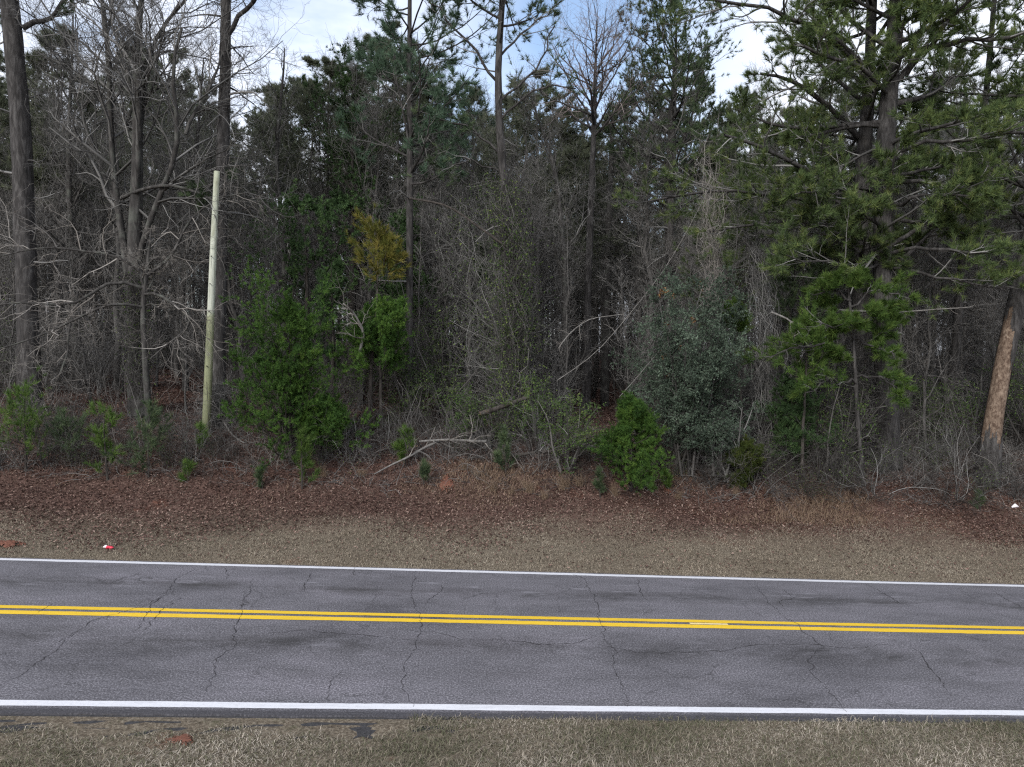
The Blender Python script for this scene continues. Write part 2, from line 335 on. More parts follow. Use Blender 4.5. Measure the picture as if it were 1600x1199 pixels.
def ribbon(name, mat, s0, s1, ds, t0, t1, lift, kind='structure', ragged=(0, 0), nt_=2, thick=0, parent=None):
    s = np.arange(s0, s1+ds*.5, ds)
    def j(a_): return a_*(.5*rng.normal(size=len(s))+.7*np.convolve(rng.normal(size=len(s)+8), np.ones(9)/3, 'valid')) if a_ else 0*s
    ta = t0+j(ragged[0]); tb = t1+j(ragged[1])
    f = np.linspace(0, 1, nt_); T2 = ta[None]*(1-f[:, None])+tb[None]*f[:, None]
    S2 = np.broadcast_to(s, T2.shape); x, y = xy(S2, T2); z = road_z(x, y)+lift
    idx = np.arange(T2.size).reshape(T2.shape)
    a = Acc(); a.add(np.stack([x, y, z], -1), None, np.stack([idx[:-1, :-1], idx[:-1, 1:], idx[1:, 1:], idx[1:, :-1]], -1).reshape(-1, 4))
    st2 = np.stack([S2, T2, 0*T2], -1).reshape(-1, 3)
    if thick:
        for row in (0, -1):
            e = np.stack([x[row], y[row], z[row]], -1); e2 = e.copy(); e2[:, 2] -= thick; e2[:, 1] += (-.05 if row == 0 else .05)
            k = len(s); i = np.arange(k-1)[:, None]
            a.add(np.concatenate([e2, e]), None, i+[0, 1, k+1, k]); q = np.stack([s, T2[row], 0*s], -1); st2 = np.concatenate([st2, q-[0, .04, 0], q])
    o = a.build(name, mat, parent, smooth=False)
    at = o.data.attributes.new('st', 'FLOAT_VECTOR', 'POINT'); at.data.foreach_set('vector', st2.astype(np.float32).ravel())
    if kind and not parent: tag(o, kind=kind)
    return o
ribbon('road', 'asphalt', -260, 260, .12, TN-.26, TF+.16, 0, nt_=41, ragged=(.018, .02), thick=.16)
mk = ribbon('road_edge_line', 'paint_white', -260, 260, .1, TN-.08, TN+.08, .005, ragged=(.004, .004))
ribbon('road_edge_line', 'paint_white', -260, 260, .1, TF-.09, TF+.08, .005, ragged=(.005, .006))
ribbon('road_center_line', 'paint_yellow', -260, 260, .1, TC-.225, TC-.055, .005, ragged=(.005, .005))
ribbon('road_center_line', 'paint_yellow', -260, 260, .1, TC+.06, TC+.225, .005, ragged=(.005, .005))
for s0 in (-10.45, 4.85, 20.1, -25.7): ribbon('old_lane_dash', 'paint_old', s0, s0+(.95 if s0 != 4.85 else .8), .05, TC-.035, TC+.045, .004, ragged=(.002, .004))
m, t, p = nodes('old_asphalt', .95, .2); n1 = noise(t, 30, 5, .8)
t.links.new(ramp(t, n1, [(.3, (.02, .02, .021)), (.7, (.085, .082, .085))]), p.inputs['Base Color']); bump(t, p, n1, .9, .03)
ribbon('old_pavement_edge', 'old_asphalt', -12, 0.2, .08, TN-.8, TN-.26, -.022, ragged=(.05, 0), nt_=4)

# cracks: traced on the photograph, laid on the road as thin dark fissures
m, t, p = nodes('crack_dark', 1, 0); p.inputs['Base Color'].default_value = (.035, .033, .034, 1)
CR = [[(0, 1075), (35, 1055), (85, 1022), (125, 985)], [(205, 990), (215, 970), (270, 905), (310, 890)], [(325, 1080), (335, 1035), (365, 1005), (378, 975), (388, 930), (396, 905)],
      [(645, 1105), (625, 1075), (625, 1050), (635, 1020), (636, 990), (648, 965), (655, 940), (650, 915), (650, 892)], [(513, 1095), (525, 1065), (535, 1048)],
      [(665, 945), (665, 935), (685, 925), (690, 915)], [(980, 1105), (970, 1070), (955, 1040), (955, 1015), (935, 995), (928, 970), (925, 945), (915, 925), (912, 905), (895, 898)],
      [(925, 996), (905, 1005), (860, 1007), (800, 1005), (740, 1000), (715, 1000)], [(640, 999), (560, 990), (480, 985), (420, 990)], [(715, 997), (690, 992), (640, 985)],
      [(935, 1008), (1000, 1020), (1060, 1022), (1130, 1020), (1180, 1010), (1240, 1012), (1300, 1016), (1370, 1010), (1400, 1008)],
      [(1320, 1112), (1300, 1080), (1270, 1045), (1262, 1025), (1285, 1010), (1250, 985), (1215, 960), (1190, 940), (1180, 915)],
      [(1230, 955), (1215, 940), (1240, 935), (1220, 920)], [(1350, 912), (1385, 932), (1410, 945)], [(995, 905), (1000, 925), (1015, 940)], [(1550, 922), (1598, 950)],
      [(475, 925), (480, 905), (490, 895)], [(555, 900), (550, 885)], [(355, 905), (352, 888)], [(280, 935), (250, 955), (225, 985)], [(60, 958), (80, 945)],
      [(1480, 1080), (1455, 1045), (1440, 1020), (1420, 1010)], [(80, 1010), (120, 985), (170, 965), (230, 950), (270, 920)]]
a = Acc()
for c in CR:
    P = np.array([px2ground(x, y, road_z) for x, y in c]); n_ = max(6, int(np.linalg.norm(np.diff(P, axis=0), axis=1).sum()/.07))
    d = np.r_[0, np.cumsum(np.linalg.norm(np.diff(P, axis=0), axis=1))]; q = np.linspace(0, d[-1], n_)
    P = np.stack([np.interp(q, d, P[:, k]) for k in range(3)], 1)
    wv = np.cumsum(rng.normal(size=(n_, 2)), 0)*.022; wv -= np.linspace(0, 1, n_)[:, None]*wv[-1]; P[:, :2] += wv+rng.normal(size=(n_, 2))*.012
    P[:, 2] = road_z(P[:, 0], P[:, 1])+.0072
    T = norm(np.gradient(P, axis=0)); sd_ = norm(np.cross(T, [0, 0, 1]))*(.0018+.008*rng.random((n_, 1))**2*np.sin(np.linspace(.25, 2.9, n_))[:, None])
    V = np.concatenate([P-sd_, P+sd_]); i = np.arange(n_-1)[:, None]
    a.add(V, None, i+[0, 1, n_+1, n_])
tag(a.build('road_cracks', 'crack_dark'), kind='structure')

# ------------------------------------------------------------------ litter and grass
def scatter_xy(n, s0, s1, t0, t1):
    s = s0+(s1-s0)*rng.random(n); t_ = t0+(t1-t0)*rng.random(n); x, y = xy(s, t_); return x, y, t_
def patch(x, y, k=.9, o=0): return .5+.5*np.sin(x*k+1.7*np.sin(y*k*.8+o)+o)*np.cos(y*k*1.3+1.1*np.sin(x*k*.6)+o*2)
def blades(name, mat, n, s0, s1, t0, t1, hgt, wd, lean, keep=None, rfn=None, surf=gz, **kw):
    x, y, t_ = scatter_xy(n, s0, s1, t0, t1)
    if keep is not None:
        q = rng.random(n) < keep(x, y, t_); x, y, t_ = x[q], y[q], t_[q]
    n = len(x); z = surf(x, y); p = np.stack([x, y, z], 1)
    d = norm(np.stack([rng.normal(size=n)*lean, rng.normal(size=n)*lean, np.ones(n)], 1)); h = hgt*(.4+rng.random(n)**1.5*1.1)*(.6+.8*patch(x, y, 1.7, 3))
    az = rng.random(n)*6.283; sd_ = np.stack([np.cos(az), np.sin(az), 0*az], 1)*wd
    mid = p+d*h[:, None]*.55; tip = mid+norm(d+np.stack([rng.normal(size=n), rng.normal(size=n), -.7+0*az], 1)*.9*lean)*h[:, None]*.5
    V = np.stack([p-sd_, p+sd_, mid-sd_*.7, mid+sd_*.7, tip], 1).reshape(-1, 3); i = np.arange(n)[:, None]*5
    r = rng.random(n)*.6+.4*patch(x, y, .6, 1) if rfn is None else rfn(x, y, rng.random(n))
    a = Acc(); a.add(V, i+[2, 3, 4], i+[0, 1, 3, 2], np.repeat(r, 5)); o = a.build(name, mat); tag(o, kind='stuff', **kw); return o
def litter(name, mat, n, s0, s1, t0, t1, size, keep=None, **kw):
    x, y, t_ = scatter_xy(n, s0, s1, t0, t1)
    if keep is not None:
        q = rng.random(n) < keep(x, y, t_); x, y, t_ = x[q], y[q], t_[q]
    n = len(x); z = gz(x, y)+.02+.03*rng.random(n)
    nn = norm(np.stack([rng.normal(size=n)*.55, rng.normal(size=n)*.55, np.ones(n)], 1)); aa = norm(np.cross(nn, rng.normal(size=(n, 3)))); bb = np.cross(nn, aa)
    s = size*(.5+rng.random(n))[:, None]; p = np.stack([x, y, z], 1)
    V = np.stack([p-aa*s, p-bb*s*.5+nn*s*.25, p+aa*s, p+bb*s*.5+nn*s*.25], 1).reshape(-1, 3); i = np.arange(n)[:, None]*4
    a = Acc(); a.add(V, np.concatenate([i+[0, 1, 2], i+[0, 2, 3]]), None, np.repeat(np.clip(rng.random(n)**1.6+.25*(patch(x, y, .8, 2)-.5), 0, 1), 4))
    o = a.build(name, mat); tag(o, kind='stuff', **kw); return o
edge = lambda x, y, t_: np.clip((t_-20.3-1.0*np.tanh(x/7)-.8*(patch(x, y, .7, 4)-.5)*2)/1.9+.5, .08, 1)
litter('fallen_leaves', 'leaf_litter', 420000, -32, 32, 17.8, 31, .033, edge, label='reddish brown fallen leaves carpeting the bank below the trees', cat='fallen leaves')
litter('forest_leaves', 'leaf_litter', 190000, -48, 48, 31, 62, .07, None, label='pinkish brown leaf litter on the floor of the woods', cat='fallen leaves')
blades('verge_grass', 'straw', 600000, -30, 30, 17.53, 23.0, .075, .0055, 1.2, lambda x, y, t_: 1-.86*edge(x, y, t_), lambda x, y, r: r*(.5+.5*patch(x, y, 1.1, 9))*(.75+.25*patch(x, y, 3.1, 2)),
       label='dry mown tan grass on the verge beyond the road', cat='grass')
blades('near_grass', 'grass_near', 470000, -17, 17, 3.5, 10.36, .1, .005, 1.1, lambda x, y, t_: np.where((x > -11.8) & (x < -1.5), np.clip((9.98-.14*np.sin(x*2)-.08*np.sin(x*5.3)-t_)/.15, 0, 1), 1),
       lambda x, y, r: .12+.88*r**.8*(.4+.6*patch(x, y, 1.3, 5)), label='matted dry and green grass on the near verge', cat='grass')

# ------------------------------------------------------------------ tree builders
def crown_twigs(acc, P, R, lv, k=3):
    """lv: list of spawn kwargs; every level is swept into acc; returns the last level"""
    for q in lv:
        q = dict(q); kk = q.pop('k', k); P, R = spawn(P, R, **q); sweep(acc, P, R, kk)
    return P, R
def trunk_line(base, top, n=22, wig=.03):
    f = np.linspace(0, 1, n)[:, None]; P = np.asarray(base)*(1-f)+np.asarray(top)*f; h = np.linalg.norm(np.asarray(top)-base)
    o = np.cumsum(rng.normal(size=(n, 3))*[1, 1, 0], 0)*wig*h/n; o -= f*o[-1]; return P+o
def pine(name, P, R, h0, nl, Ll, needle, lbl, cat, group=None, extra=None, bark_='pine_bark', dens=(8, 5), tuft=(26, .22, .0085), dead=6, up=.08, prof=None, low=None, k=10, sub=1., lift=.4, twig=None):
    """P,R trunk polyline; h0 crown start fraction; nl limbs; extra: list of traced limb polylines with radii"""
    base = P[0].copy(); root = empty(name, base, lbl, cat, group)
    a = Acc(); sweep(a, P[None], R[None], k, r=.5, lump=.05); tw = Acc()
    prof = prof or (lambda u: (1-u)**.7*.85+.18)
    LP, LR = spawn(P[None], R[None], nl, h0, .985, Ll, 1.25, 8, .09, up, .42, .2, prof, flat=1.)
    if low is not None:
        q = spawn(P[None], R[None], low[0], low[1], h0, low[2], 1.4, 8, .12, -.02, .3, .3, None, flat=1.); LP = np.concatenate([LP, q[0]]); LR = np.concatenate([LR, q[1]])
    if dead:
        D, DR = spawn(P[None], R[None], dead, h0*.35, h0, Ll*.45, 1.45, 5, .18, -.03, .25, .3, None, flat=1.); sweep(tw, D, DR, 4)
        sweep(tw, *spawn(D, DR, 4, .3, 1, Ll*.15, .9, 4, .25, -.02, .6, .3), 3)
    if extra:
        E = np.stack([e[0] for e in extra]); ER = np.stack([e[1] for e in extra])
        LP = np.concatenate([LP, E]); LR = np.concatenate([LR, ER])
    sweep(a, LP, LR, 5, lump=.05)
    ln = np.linalg.norm(np.diff(LP, axis=1), axis=2).sum(1)
    P2, R2 = spawn(LP, LR, dens[0], .3, 1., ln*.3*sub, .85, 5, .13, .05, .55, .35, lambda u: 1.15-.6*u, flat=.86); sweep(tw, P2, R2, 4)
    l2 = np.linalg.norm(np.diff(P2, axis=1), axis=2).sum(1)
    P3, R3 = spawn(P2, R2, dens[1], .35, 1., l2*.42, .75, 3, .15, .07, .6, .5, flat=.7); sweep(tw, P3, R3, 3)
    f = Acc(); PP = np.concatenate([P3[:, -1], P3[:, -2], P2[:, -1]]); DD = norm(np.concatenate([P3[:, -1]-P3[:, -2], P3[:, -2]-P3[:, -3], P2[:, -1]-P2[:, -2]]))
    tufts(f, PP, DD, tuft[0], tuft[1], tuft[2], .62, lift)
    a.build('trunk', bark_, root, base, True); tw.build('branches', twig or ('twig_grey' if dead else 'twig_brown'), root, base); f.build('crown', needle, root, base)
    return root
def bare(name, P, R, u0, nl, Ll, lbl, cat, group=None, extra=None, bark_='hardwood_bark', twig='twig_grey', lv=(7, 6, 5), wig=.16, up=.1, ang=.75, k=10, sizes=(.5, .42, .4), prof=None, flat=0.):
    base = P[0].copy(); root = empty(name, base, lbl, cat, group)
    a = Acc(); sweep(a, P[None], R[None], k, r=.5, lump=.05); tw = Acc()
    prof = prof or (lambda u: 1-.65*u)
    LP, LR = spawn(P[None], R[None], nl, u0, .99, Ll, ang, 9, wig, up, .5, .18, prof, flat=flat)
    if extra:
        LP = np.concatenate([LP, np.stack([e[0] for e in extra])]); LR = np.concatenate([LR, np.stack([e[1] for e in extra])])
    sweep(a, LP, LR, 6, lump=.05)
    Pc, Rc = LP, LR
    for n_, s_ in zip(lv, sizes):
        ln = np.linalg.norm(np.diff(Pc, axis=1), axis=2).sum(1)
        Pc, Rc = spawn(Pc, Rc, n_, .2, 1., ln*s_, .8, 5, wig*1.25, up*.6, .6, .3, None, rmin=.0028); sweep(tw, Pc, Rc, 3)
    a.build('trunk', bark_, root, base, True); tw.build('branches', twig, root, base)
    return root
def tr(px, Y, top=0., rtop=.05, n=26):
    """trunk polyline from pixel points [(px,py,w)]; starts on the ground; top = metres added above the last point"""
    b = B(px[0][0], Y); rows = [(*b, px[0][2]/2*Y/F*1.25)]
    for x, y, w_ in px[1:]: rows.append((*W(x, y, Y), w_/2*Y/F))
    if top:
        d = norm(np.array(rows[-1][:3])-np.array(rows[-2][:3])); e = np.array(rows[-1][:3])+d*top; rows.append((*e, rtop))
    o = resample(rows, n); o[1:-1, 1] += np.cumsum(rng.normal(size=n-2))*.012
    return o[:, :3], o[:, 3]
def lb(pts, Y, w0, w1, n=9, k=.5):
    """traced limb: pts (px,py,dY), widths in px at both ends"""
    rows = [W(x, y, Y+dy) for x, y, dy in pts]; o = resample(rows, n)
    o[1:] += rng.normal(size=(n-1, 3))*.055
    return o, np.linspace(w0, w1, n)/2*Y/F

# ---- the big trees at the edge, left to right
P, R = tr([(48, 700, 30), (42, 500, 28), (34, 250, 28), (22, 80, 27), (15, 0, 26)], 25.5, 9)
pine('pine_tree', P, R, .62, 26, 3.6, 'needles_mid', 'thick dark pine trunk standing at the far left edge of the photo', 'pine tree', dead=16, k=14,
     extra=[lb([(36, 45, 0), (60, 32, .3), (92, 14, .6), (120, -30, .9)], 25.5, 9, 4)])
P, R = tr([(219, 645, 30), (214, 580, 27), (213, 500, 24), (210, 400, 22), (213, 320, 19), (216, 200, 15), (213, 100, 11), (222, 0, 8)], 26, 4, .03)
O = []
for pts, w0, w1 in (([(200, 430, 0), (178, 300, .3), (168, 220, .5), (175, 150, .3), (170, 100, 0), (160, 0, -.4)], 15, 6),
                    ([(212, 330, 0), (218, 230, -.4), (217, 110, -.6), (214, 40, -.9), (225, -50, -1)], 12, 5),
                    ([(214, 240, 0), (235, 70, .5), (252, 30, .8), (290, 0, 1), (330, -50, 1)], 10, 4),
                    ([(213, 420, 0), (245, 300, -.5), (275, 240, -1), (290, 210, -1.1), (268, 150, -1.3), (265, 100, -1.4), (280, 40, -1.4)], 13, 4),
                    ([(290, 210, -1.1), (310, 170, -1), (338, 120, -.8), (345, 80, -.5)], 7, 3),
                    ([(188, 330, .2), (150, 250, .9), (120, 170, 1.3), (100, 60, 1.5)], 9, 3),
                    ([(190, 310, .2), (225, 290, -.6), (260, 285, -.9), (330, 305, -1.1), (345, 330, -1.3)], 8, 3)):
    O.append(lb(pts, 26, w0, w1, 11))
bare('oak_tree', P, R, .5, 10, 3.0, 'grey many-stemmed bare oak left of the pale pole, rising out of the frame', 'oak tree', extra=[(resample(o, 10), r[:10]*.8) for o, r in O],
     lv=(13, 10, 6), wig=.2, k=12)
# its long pale drooping low limbs belong to a second crooked tree in front
P, R = tr([(232, 655, 9), (226, 560, 9), (222, 480, 8), (228, 430, 7)], 24.6, 1.6, .02, 18)
O = [lb([(222, 450, 0), (190, 432, -.3), (150, 440, -.6), (130, 462, -.8), (124, 490, -1), (90, 475, -1.2), (20, 470, -1.6), (-40, 480, -2)], 24.6, 6, 2, 10),
     lb([(225, 460, 0), (242, 452, -.3), (268, 468, -.5), (300, 490, -.7), (314, 500, -.8), (305, 516, -.9), (275, 520, -1), (240, 560, -1.3)], 24.6, 5, 2, 10),
     lb([(222, 480, 0), (180, 470, -.6), (110, 505, -1), (60, 530, -1.3), (0, 548, -1.6)], 24.6, 5, 2, 10),
     lb([(110, 505, -1), (108, 545, -1.1), (92, 590, -1.2), (80, 620, -1.2)], 24.6, 4, 1.5, 10),
     lb([(225, 430, 0), (200, 400, -.4), (120, 395, -.8), (60, 380, -1.2), (0, 400, -1.5)], 24.6, 5, 2, 10),
     lb([(230, 430, 0), (270, 400, .2), (300, 330, .3), (380, 300, .2)], 24.6, 5, 2, 10)]
bare('crooked_tree', P, R, .55, 7, 1.9, 'low crooked tree with pale arching drooping limbs left of the pole', 'bare tree', extra=[(resample(o, 10), r) for o, r in O],
     bark_='hardwood_bark', twig='twig_pale', lv=(8, 7, 5), wig=.3, up=-.04, sizes=(.45, .5, .45))
P, R = tr([(340, 705, 26), (341, 560, 21), (345, 400, 19), (348, 250, 18), (352, 100, 17), (353, 0, 15)], 25.8, 8)
pine('pine_tree', P, R, .68, 24, 3.6, 'needles_mid', 'tall dark trunk standing directly behind the pale pole', 'pine tree', dead=14, k=14,
     extra=[lb([(356, 55, 0), (372, 25, -.2), (402, 0, -.5), (440, -50, -.7)], 25.8, 8, 4), lb([(350, 240, 0), (340, 280, -.3), (330, 300, -.5), (300, 310, -.8)], 25.8, 6, 2)])
P, R = tr([(639, 690, 14), (640, 560, 12), (640, 400, 11), (641, 250, 10), (640, 120, 8), (641, 0, 6)], 27.5, 4, .03)
pine('pine_tree', P, R, .45, 46, 4.0, 'needles_blue', 'slender blue-green needled pine with a straight thin trunk, centre left', 'pine tree', dead=5, dens=(7, 4), tuft=(24, .25, .009),
     prof=lambda u: .75+.3*np.sin(u*2.5)-.55*u**3, up=.1, k=9)
P, R = tr([(800, 665, 20), (806, 480, 15), (797, 380, 14), (788, 300, 13), (780, 200, 12), (778, 100, 11), (785, 0, 9)], 26.5, 5, .04)
E_ = [lb([(780, 240, 0), (740, 200, -.2), (700, 190, -.4), (660, 175, -.6)], 26.5, 4, 2), lb([(780, 160, 0), (830, 120, .2), (850, 90, .4), (865, 40, .5)], 26.5, 4, 2),
      lb([(780, 190, 0), (820, 150, -.4), (860, 130, -.6), (895, 140, -.8)], 26.5, 4, 2), lb([(779, 130, 0), (740, 80, -.4), (700, 30, -.8), (670, 0, -1)], 26.5, 5, 2),
      lb([(780, 90, 0), (815, 50, .3), (850, 25, .5), (880, 0, .6)], 26.5, 4, 2), lb([(783, 270, 0), (740, 250, -.3), (700, 262, -.5), (660, 270, -.7)], 26.5, 3, 1.5),
      lb([(783, 30, 0), (745, 10, -.3), (710, -30, -.6), (690, -60, -.6)], 26.5, 4, 2)]
pine('pine_tree', P, R, .68, 13, 2.4, 'needles_mid', 'sparse pine with long thin dark limbs and a vine-wrapped lower trunk, at the centre', 'pine tree', extra=E_, dead=10, dens=(7, 4), tuft=(18, .19, .008), k=9)
P, R = tr([(915, 640, 13), (918, 480, 12), (922, 350, 11), (928, 200, 8), (930, 120, 5)], 34, 2.6, .015)
bare('dead_pine', P, R, .7, 44, 3.9, 'dead pine with a rounded leafless pinkish crown against the open sky', 'dead tree', bark_='pine_bark', twig='twig_pink', lv=(9, 7), sizes=(.35, .42), wig=.1, up=.1,
     prof=lambda u: 1-.55*u, k=9, ang=1.05)
P, R = tr([(1042, 620, 15), (1044, 480, 14), (1046, 350, 13), (1050, 230, 11), (1054, 120, 8)], 36, 2.9, .02)
pine('pine_tree', P, R, .5, 44, 5.2, 'needles_mid', 'pine with a tall rounded airy crown right of the sky gap', 'pine tree', dead=6, dens=(9, 5), tuft=(18, .2, .012), up=.13, prof=lambda u: .8*(1-u)**.4+.2, k=9)
# the big spreading pair on the right
P, R = tr([(1352, 700, 26), (1345, 480, 25), (1343, 330, 23), (1352, 200, 20), (1358, 100, 16), (1362, 0, 14)], 27.5, 8)
E_ = [lb([(1340, 215, 0), (1310, 180, -.6), (1275, 145, -1), (1240, 125, -1.4), (1190, 112, -1.8)], 27.5, 10, 4),
      lb([(1350, 130, 0), (1310, 60, -.3), (1290, 20, -.6), (1280, -30, -.8)], 27.5, 8, 4),
      lb([(1340, 300, 0), (1290, 285, -1), (1245, 255, -1.6), (1200, 232, -2.2), (1130, 215, -2.8)], 27.5, 10, 4),
      lb([(1343, 330, 0), (1250, 310, -1), (1150, 300, -1.8), (1080, 300, -2.2), (1015, 316, -2.4)], 27.5, 6, 3), lb([(1343, 360, 0), (1260, 350, -1), (1180, 345, -1.8), (1110, 365, -2.4)], 27.5, 5, 3),
      lb([(1380, 300, 0), (1320, 285, -1.4), (1260, 290, -2.2), (1190, 270, -2.6)], 27.5, 5, 3),
      lb([(1345, 395, 0), (1310, 365, -1), (1260, 345, -2), (1200, 330, -2.4)], 27.5, 6, 3),
      lb([(1355, 110, 0), (1300, 60, -1), (1220, 15, -2), (1140, 5, -2.8), (1070, 0, -3.2)], 27.5, 9, 3)]
pine('pine_tree', P, R, .5, 26, 4.2, 'needles_green', 'left trunk of the two big spreading pines on the right', 'pine tree', extra=E_, dead=8, dens=(11, 6), tuft=(30, .24, .0085), k=14,
     low=(12, .3, 3.2), prof=lambda u: .95-.35*u)
P, R = tr([(1392, 700, 29), (1380, 480, 28), (1378, 330, 28), (1384, 200, 27), (1392, 120, 22), (1400, 0, 18)], 26.2, 8)
E_ = [lb([(1385, 240, 0), (1440, 222, -.6), (1500, 218, -1.2), (1560, 212, -1.6), (1640, 200, -2)], 26.2, 7, 4),
      lb([(1402, 92, 0), (1450, 66, -.5), (1500, 68, -1), (1560, 62, -1.5), (1640, 30, -2)], 26.2, 9, 4),
      lb([(1415, 118, 0), (1440, 80, -.5), (1465, 60, -1), (1490, 20, -1.2)], 26.2, 10, 5),
      lb([(1380, 335, 0), (1330, 300, -1.2), (1290, 290, -1.8), (1250, 300, -2.4)], 26.2, 7, 3),
      lb([(1380, 330, 0), (1420, 310, -1.2), (1470, 300, -2), (1530, 310, -2.6)], 26.2, 7, 3),
      lb([(1380, 400, 0), (1440, 385, -1), (1520, 400, -1.8), (1600, 390, -2.4)], 26.2, 6, 3),
      lb([(1380, 420, 0), (1450, 425, -1), (1530, 450, -1.6), (1610, 445, -2)], 26.2, 5, 2),
      lb([(1378, 410, 0), (1340, 420, -1), (1290, 410, -1.8), (1225, 405, -2.4)], 26.2, 5, 2),
      lb([(1388, 150, 0), (1360, 110, -.8), (1300, 90, -1.8), (1230, 60, -2.4)], 26.2, 8, 4)]
pine('pine_tree', P, R, .5, 34, 4.4, 'needles_green', 'thickest right-hand trunk of the two big spreading pines', 'pine tree', extra=E_, dead=8, dens=(11, 7), tuft=(30, .24, .0085), k=14,
     low=(14, .28, 3.6), prof=lambda u: .95-.3*u)
P, R = tr([(1483, 668, 15), (1492, 540, 14), (1502, 420, 13), (1516, 330, 11), (1530, 230, 10), (1543, 110, 8), (1550, 20, 7)], 30, 5, .04)
pine('pine_tree', P, R, .55, 20, 3.0, 'needles_mid', 'thin grey pine leaning right, left of the stripped trunk', 'pine tree', dead=8, dens=(7, 4), k=9)
P, R = tr([(1655, 700, 26), (1662, 400, 24), (1668, 100, 20)], 26.5, 8)
pine('pine_tree', P, R, .35, 40, 4.6, 'needles_green', 'pine whose boughs reach in over the right edge', 'pine tree', dead=4, dens=(9, 5), tuft=(30, .24, .0085), k=10, prof=lambda u: 1-.4*u)

P, R = tr([(1352, 752, 6), (1340, 640, 6), (1334, 540, 5), (1328, 470, 4), (1325, 430, 4)], 24.4, .2, .015)
E_ = [lb(q, 24.4, 4, 2) for q in ([(1336, 560, 0), (1290, 535, -.3), (1240, 545, -.6), (1205, 560, -.7)], [(1334, 530, 0), (1370, 540, -.3), (1405, 560, -.6)], [(1330, 480, 0), (1370, 450, -.2), (1412, 465, -.5)],
      [(1330, 470, 0), (1300, 450, .2), (1270, 462, .4)], [(1338, 600, 0), (1300, 590, -.5), (1262, 612, -.9)], [(1337, 590, 0), (1375, 590, -.6), (1415, 612, -.9)], [(1332, 510, 0), (1360, 500, .6), (1395, 505, 1)], [(1332, 520, 0), (1290, 505, -.8), (1262, 520, -1.2)])]
pine('young_pine', P, R, .55, 12, 1.5, 'needles_bright', 'young pine with broad bright boughs in front of the two big pines', 'young pine', extra=E_, dead=3, dens=(9, 5), tuft=(30, .22, .0075), k=8, sub=1.2)

# ---- stripped leaning trunk on the right
m, t, p = nodes('stripped_wood', .85, .2)
n1 = noise(t, 5, 8, .85, mscale=(1.3, 1.3, .5)); n2 = noise(t, 13, 6, .8, mscale=(1, 1, .6))
col = ramp(t, n1, [(.32, (.04, .03, .024)), (.45, (.12, .085, .062)), (.57, (.23, .17, .125)), (.72, (.38, .325, .265))])
col = mixc(t, mathn(t, 'MULTIPLY', ramp(t, n2, [(.49, (0, 0, 0)), (.56, (1, 1, 1))]), .85), col, (.065, .04, .028))
t.links.new(col, p.inputs['Base Color']); bump(t, p, n2, .5, .01)
Yk = 25.6
P, R = tr([(1545, 720, 30), (1552, 655, 27), (1570, 560, 26), (1588, 480, 26), (1606, 400, 25), (1640, 240, 23)], Yk, 5, .12, 26)
q = np.linspace(0, 25, 700); P = np.stack([np.interp(q, np.arange(26), P[:, k]) for k in range(3)], 1); R = np.interp(q, np.arange(26), R)
root = empty('leaning_snag', P[0], 'leaning dead pine trunk with bark stripped to orange wood, right edge', 'dead tree')
a = Acc(); sweep(a, P[None], R[None]*.93, 28, r=.5); a.build('bare_wood', 'stripped_wood', root, P[0], True)
a = Acc(); sweep(a, P[None], R[None], 64, r=.5, lump=.012)
Q = a.Q[0]; cen = a.V[0][Q].mean(1); dd = norm(cen-np.array([0, 0, CAMZ])); py = 599.5-F*np.tan(np.arcsin(dd[:, 2])+PITCH)
ax = np.stack([np.interp(cen[:, 2], P[:, 2], P[:, k]) for k in (0, 1)], 1); o = cen[:, :2]-ax; az = np.arctan2(o[:, 0], -o[:, 1])
jag = 7*np.sin(az*3+1)+6*np.sin(az*8)+5*np.sin(az*19+2)+rng.normal(size=len(az))*1.2
strip = ((py < 662+jag) & (py > 548+jag+45*np.clip(az, -1, 2)) & (np.abs(az+.25) < 1.5)) | ((py > 525) & (py < 560) & (az < -.15) & (az > -.85))
a.Q[0] = Q[~strip]; a.build('bark', 'pine_bark', root, P[0], True)
a = Acc(); D, DR = spawn(P[None], R[None], 6, .55, .95, 1.1, 1.3, 5, .2, 0, .25, .4, flat=1); sweep(a, D, DR, 5); a.build('dead_branches', 'limb_bark', root, P[0])

# ---- the pale pole
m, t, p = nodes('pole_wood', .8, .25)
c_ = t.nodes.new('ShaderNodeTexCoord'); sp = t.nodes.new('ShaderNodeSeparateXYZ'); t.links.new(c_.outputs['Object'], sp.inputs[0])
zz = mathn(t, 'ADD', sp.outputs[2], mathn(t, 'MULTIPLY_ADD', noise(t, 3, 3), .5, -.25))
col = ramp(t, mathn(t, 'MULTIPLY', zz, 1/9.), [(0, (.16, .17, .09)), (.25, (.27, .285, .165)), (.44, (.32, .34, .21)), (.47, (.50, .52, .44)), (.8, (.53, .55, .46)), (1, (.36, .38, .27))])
gr = noise(t, 22, 6, .75, mscale=(1, 1, .04)); col = mixc(t, mathn(t, 'MULTIPLY', ramp(t, gr, [(.42, (0, 0, 0)), (.66, (1, 1, 1))]), .6), col, (.17, .17, .12))
col = mixc(t, mathn(t, 'MULTIPLY', ramp(t, noise(t, 1.6, 6, .7, mscale=(2, 2, .5)), [(.5, (0, 0, 0)), (.66, (1, 1, 1))]), .55), col, (.16, .165, .085))
col = mixc(t, ramp(t, noise(t, 11, 3, .5, mscale=(1, 1, .03)), [(.63, (0, 0, 0)), (.66, (.9, .9, .9))]), col, (.05, .045, .035))
t.links.new(col, p.inputs['Base Color']); bump(t, p, gr, .4, .01)
Yp = 24.4; b = B(321, Yp); q = [b, W(325, 600, Yp), W(329, 500, Yp), W(333, 400, Yp), W(339, 268, Yp)]; P = resample(q, 24)
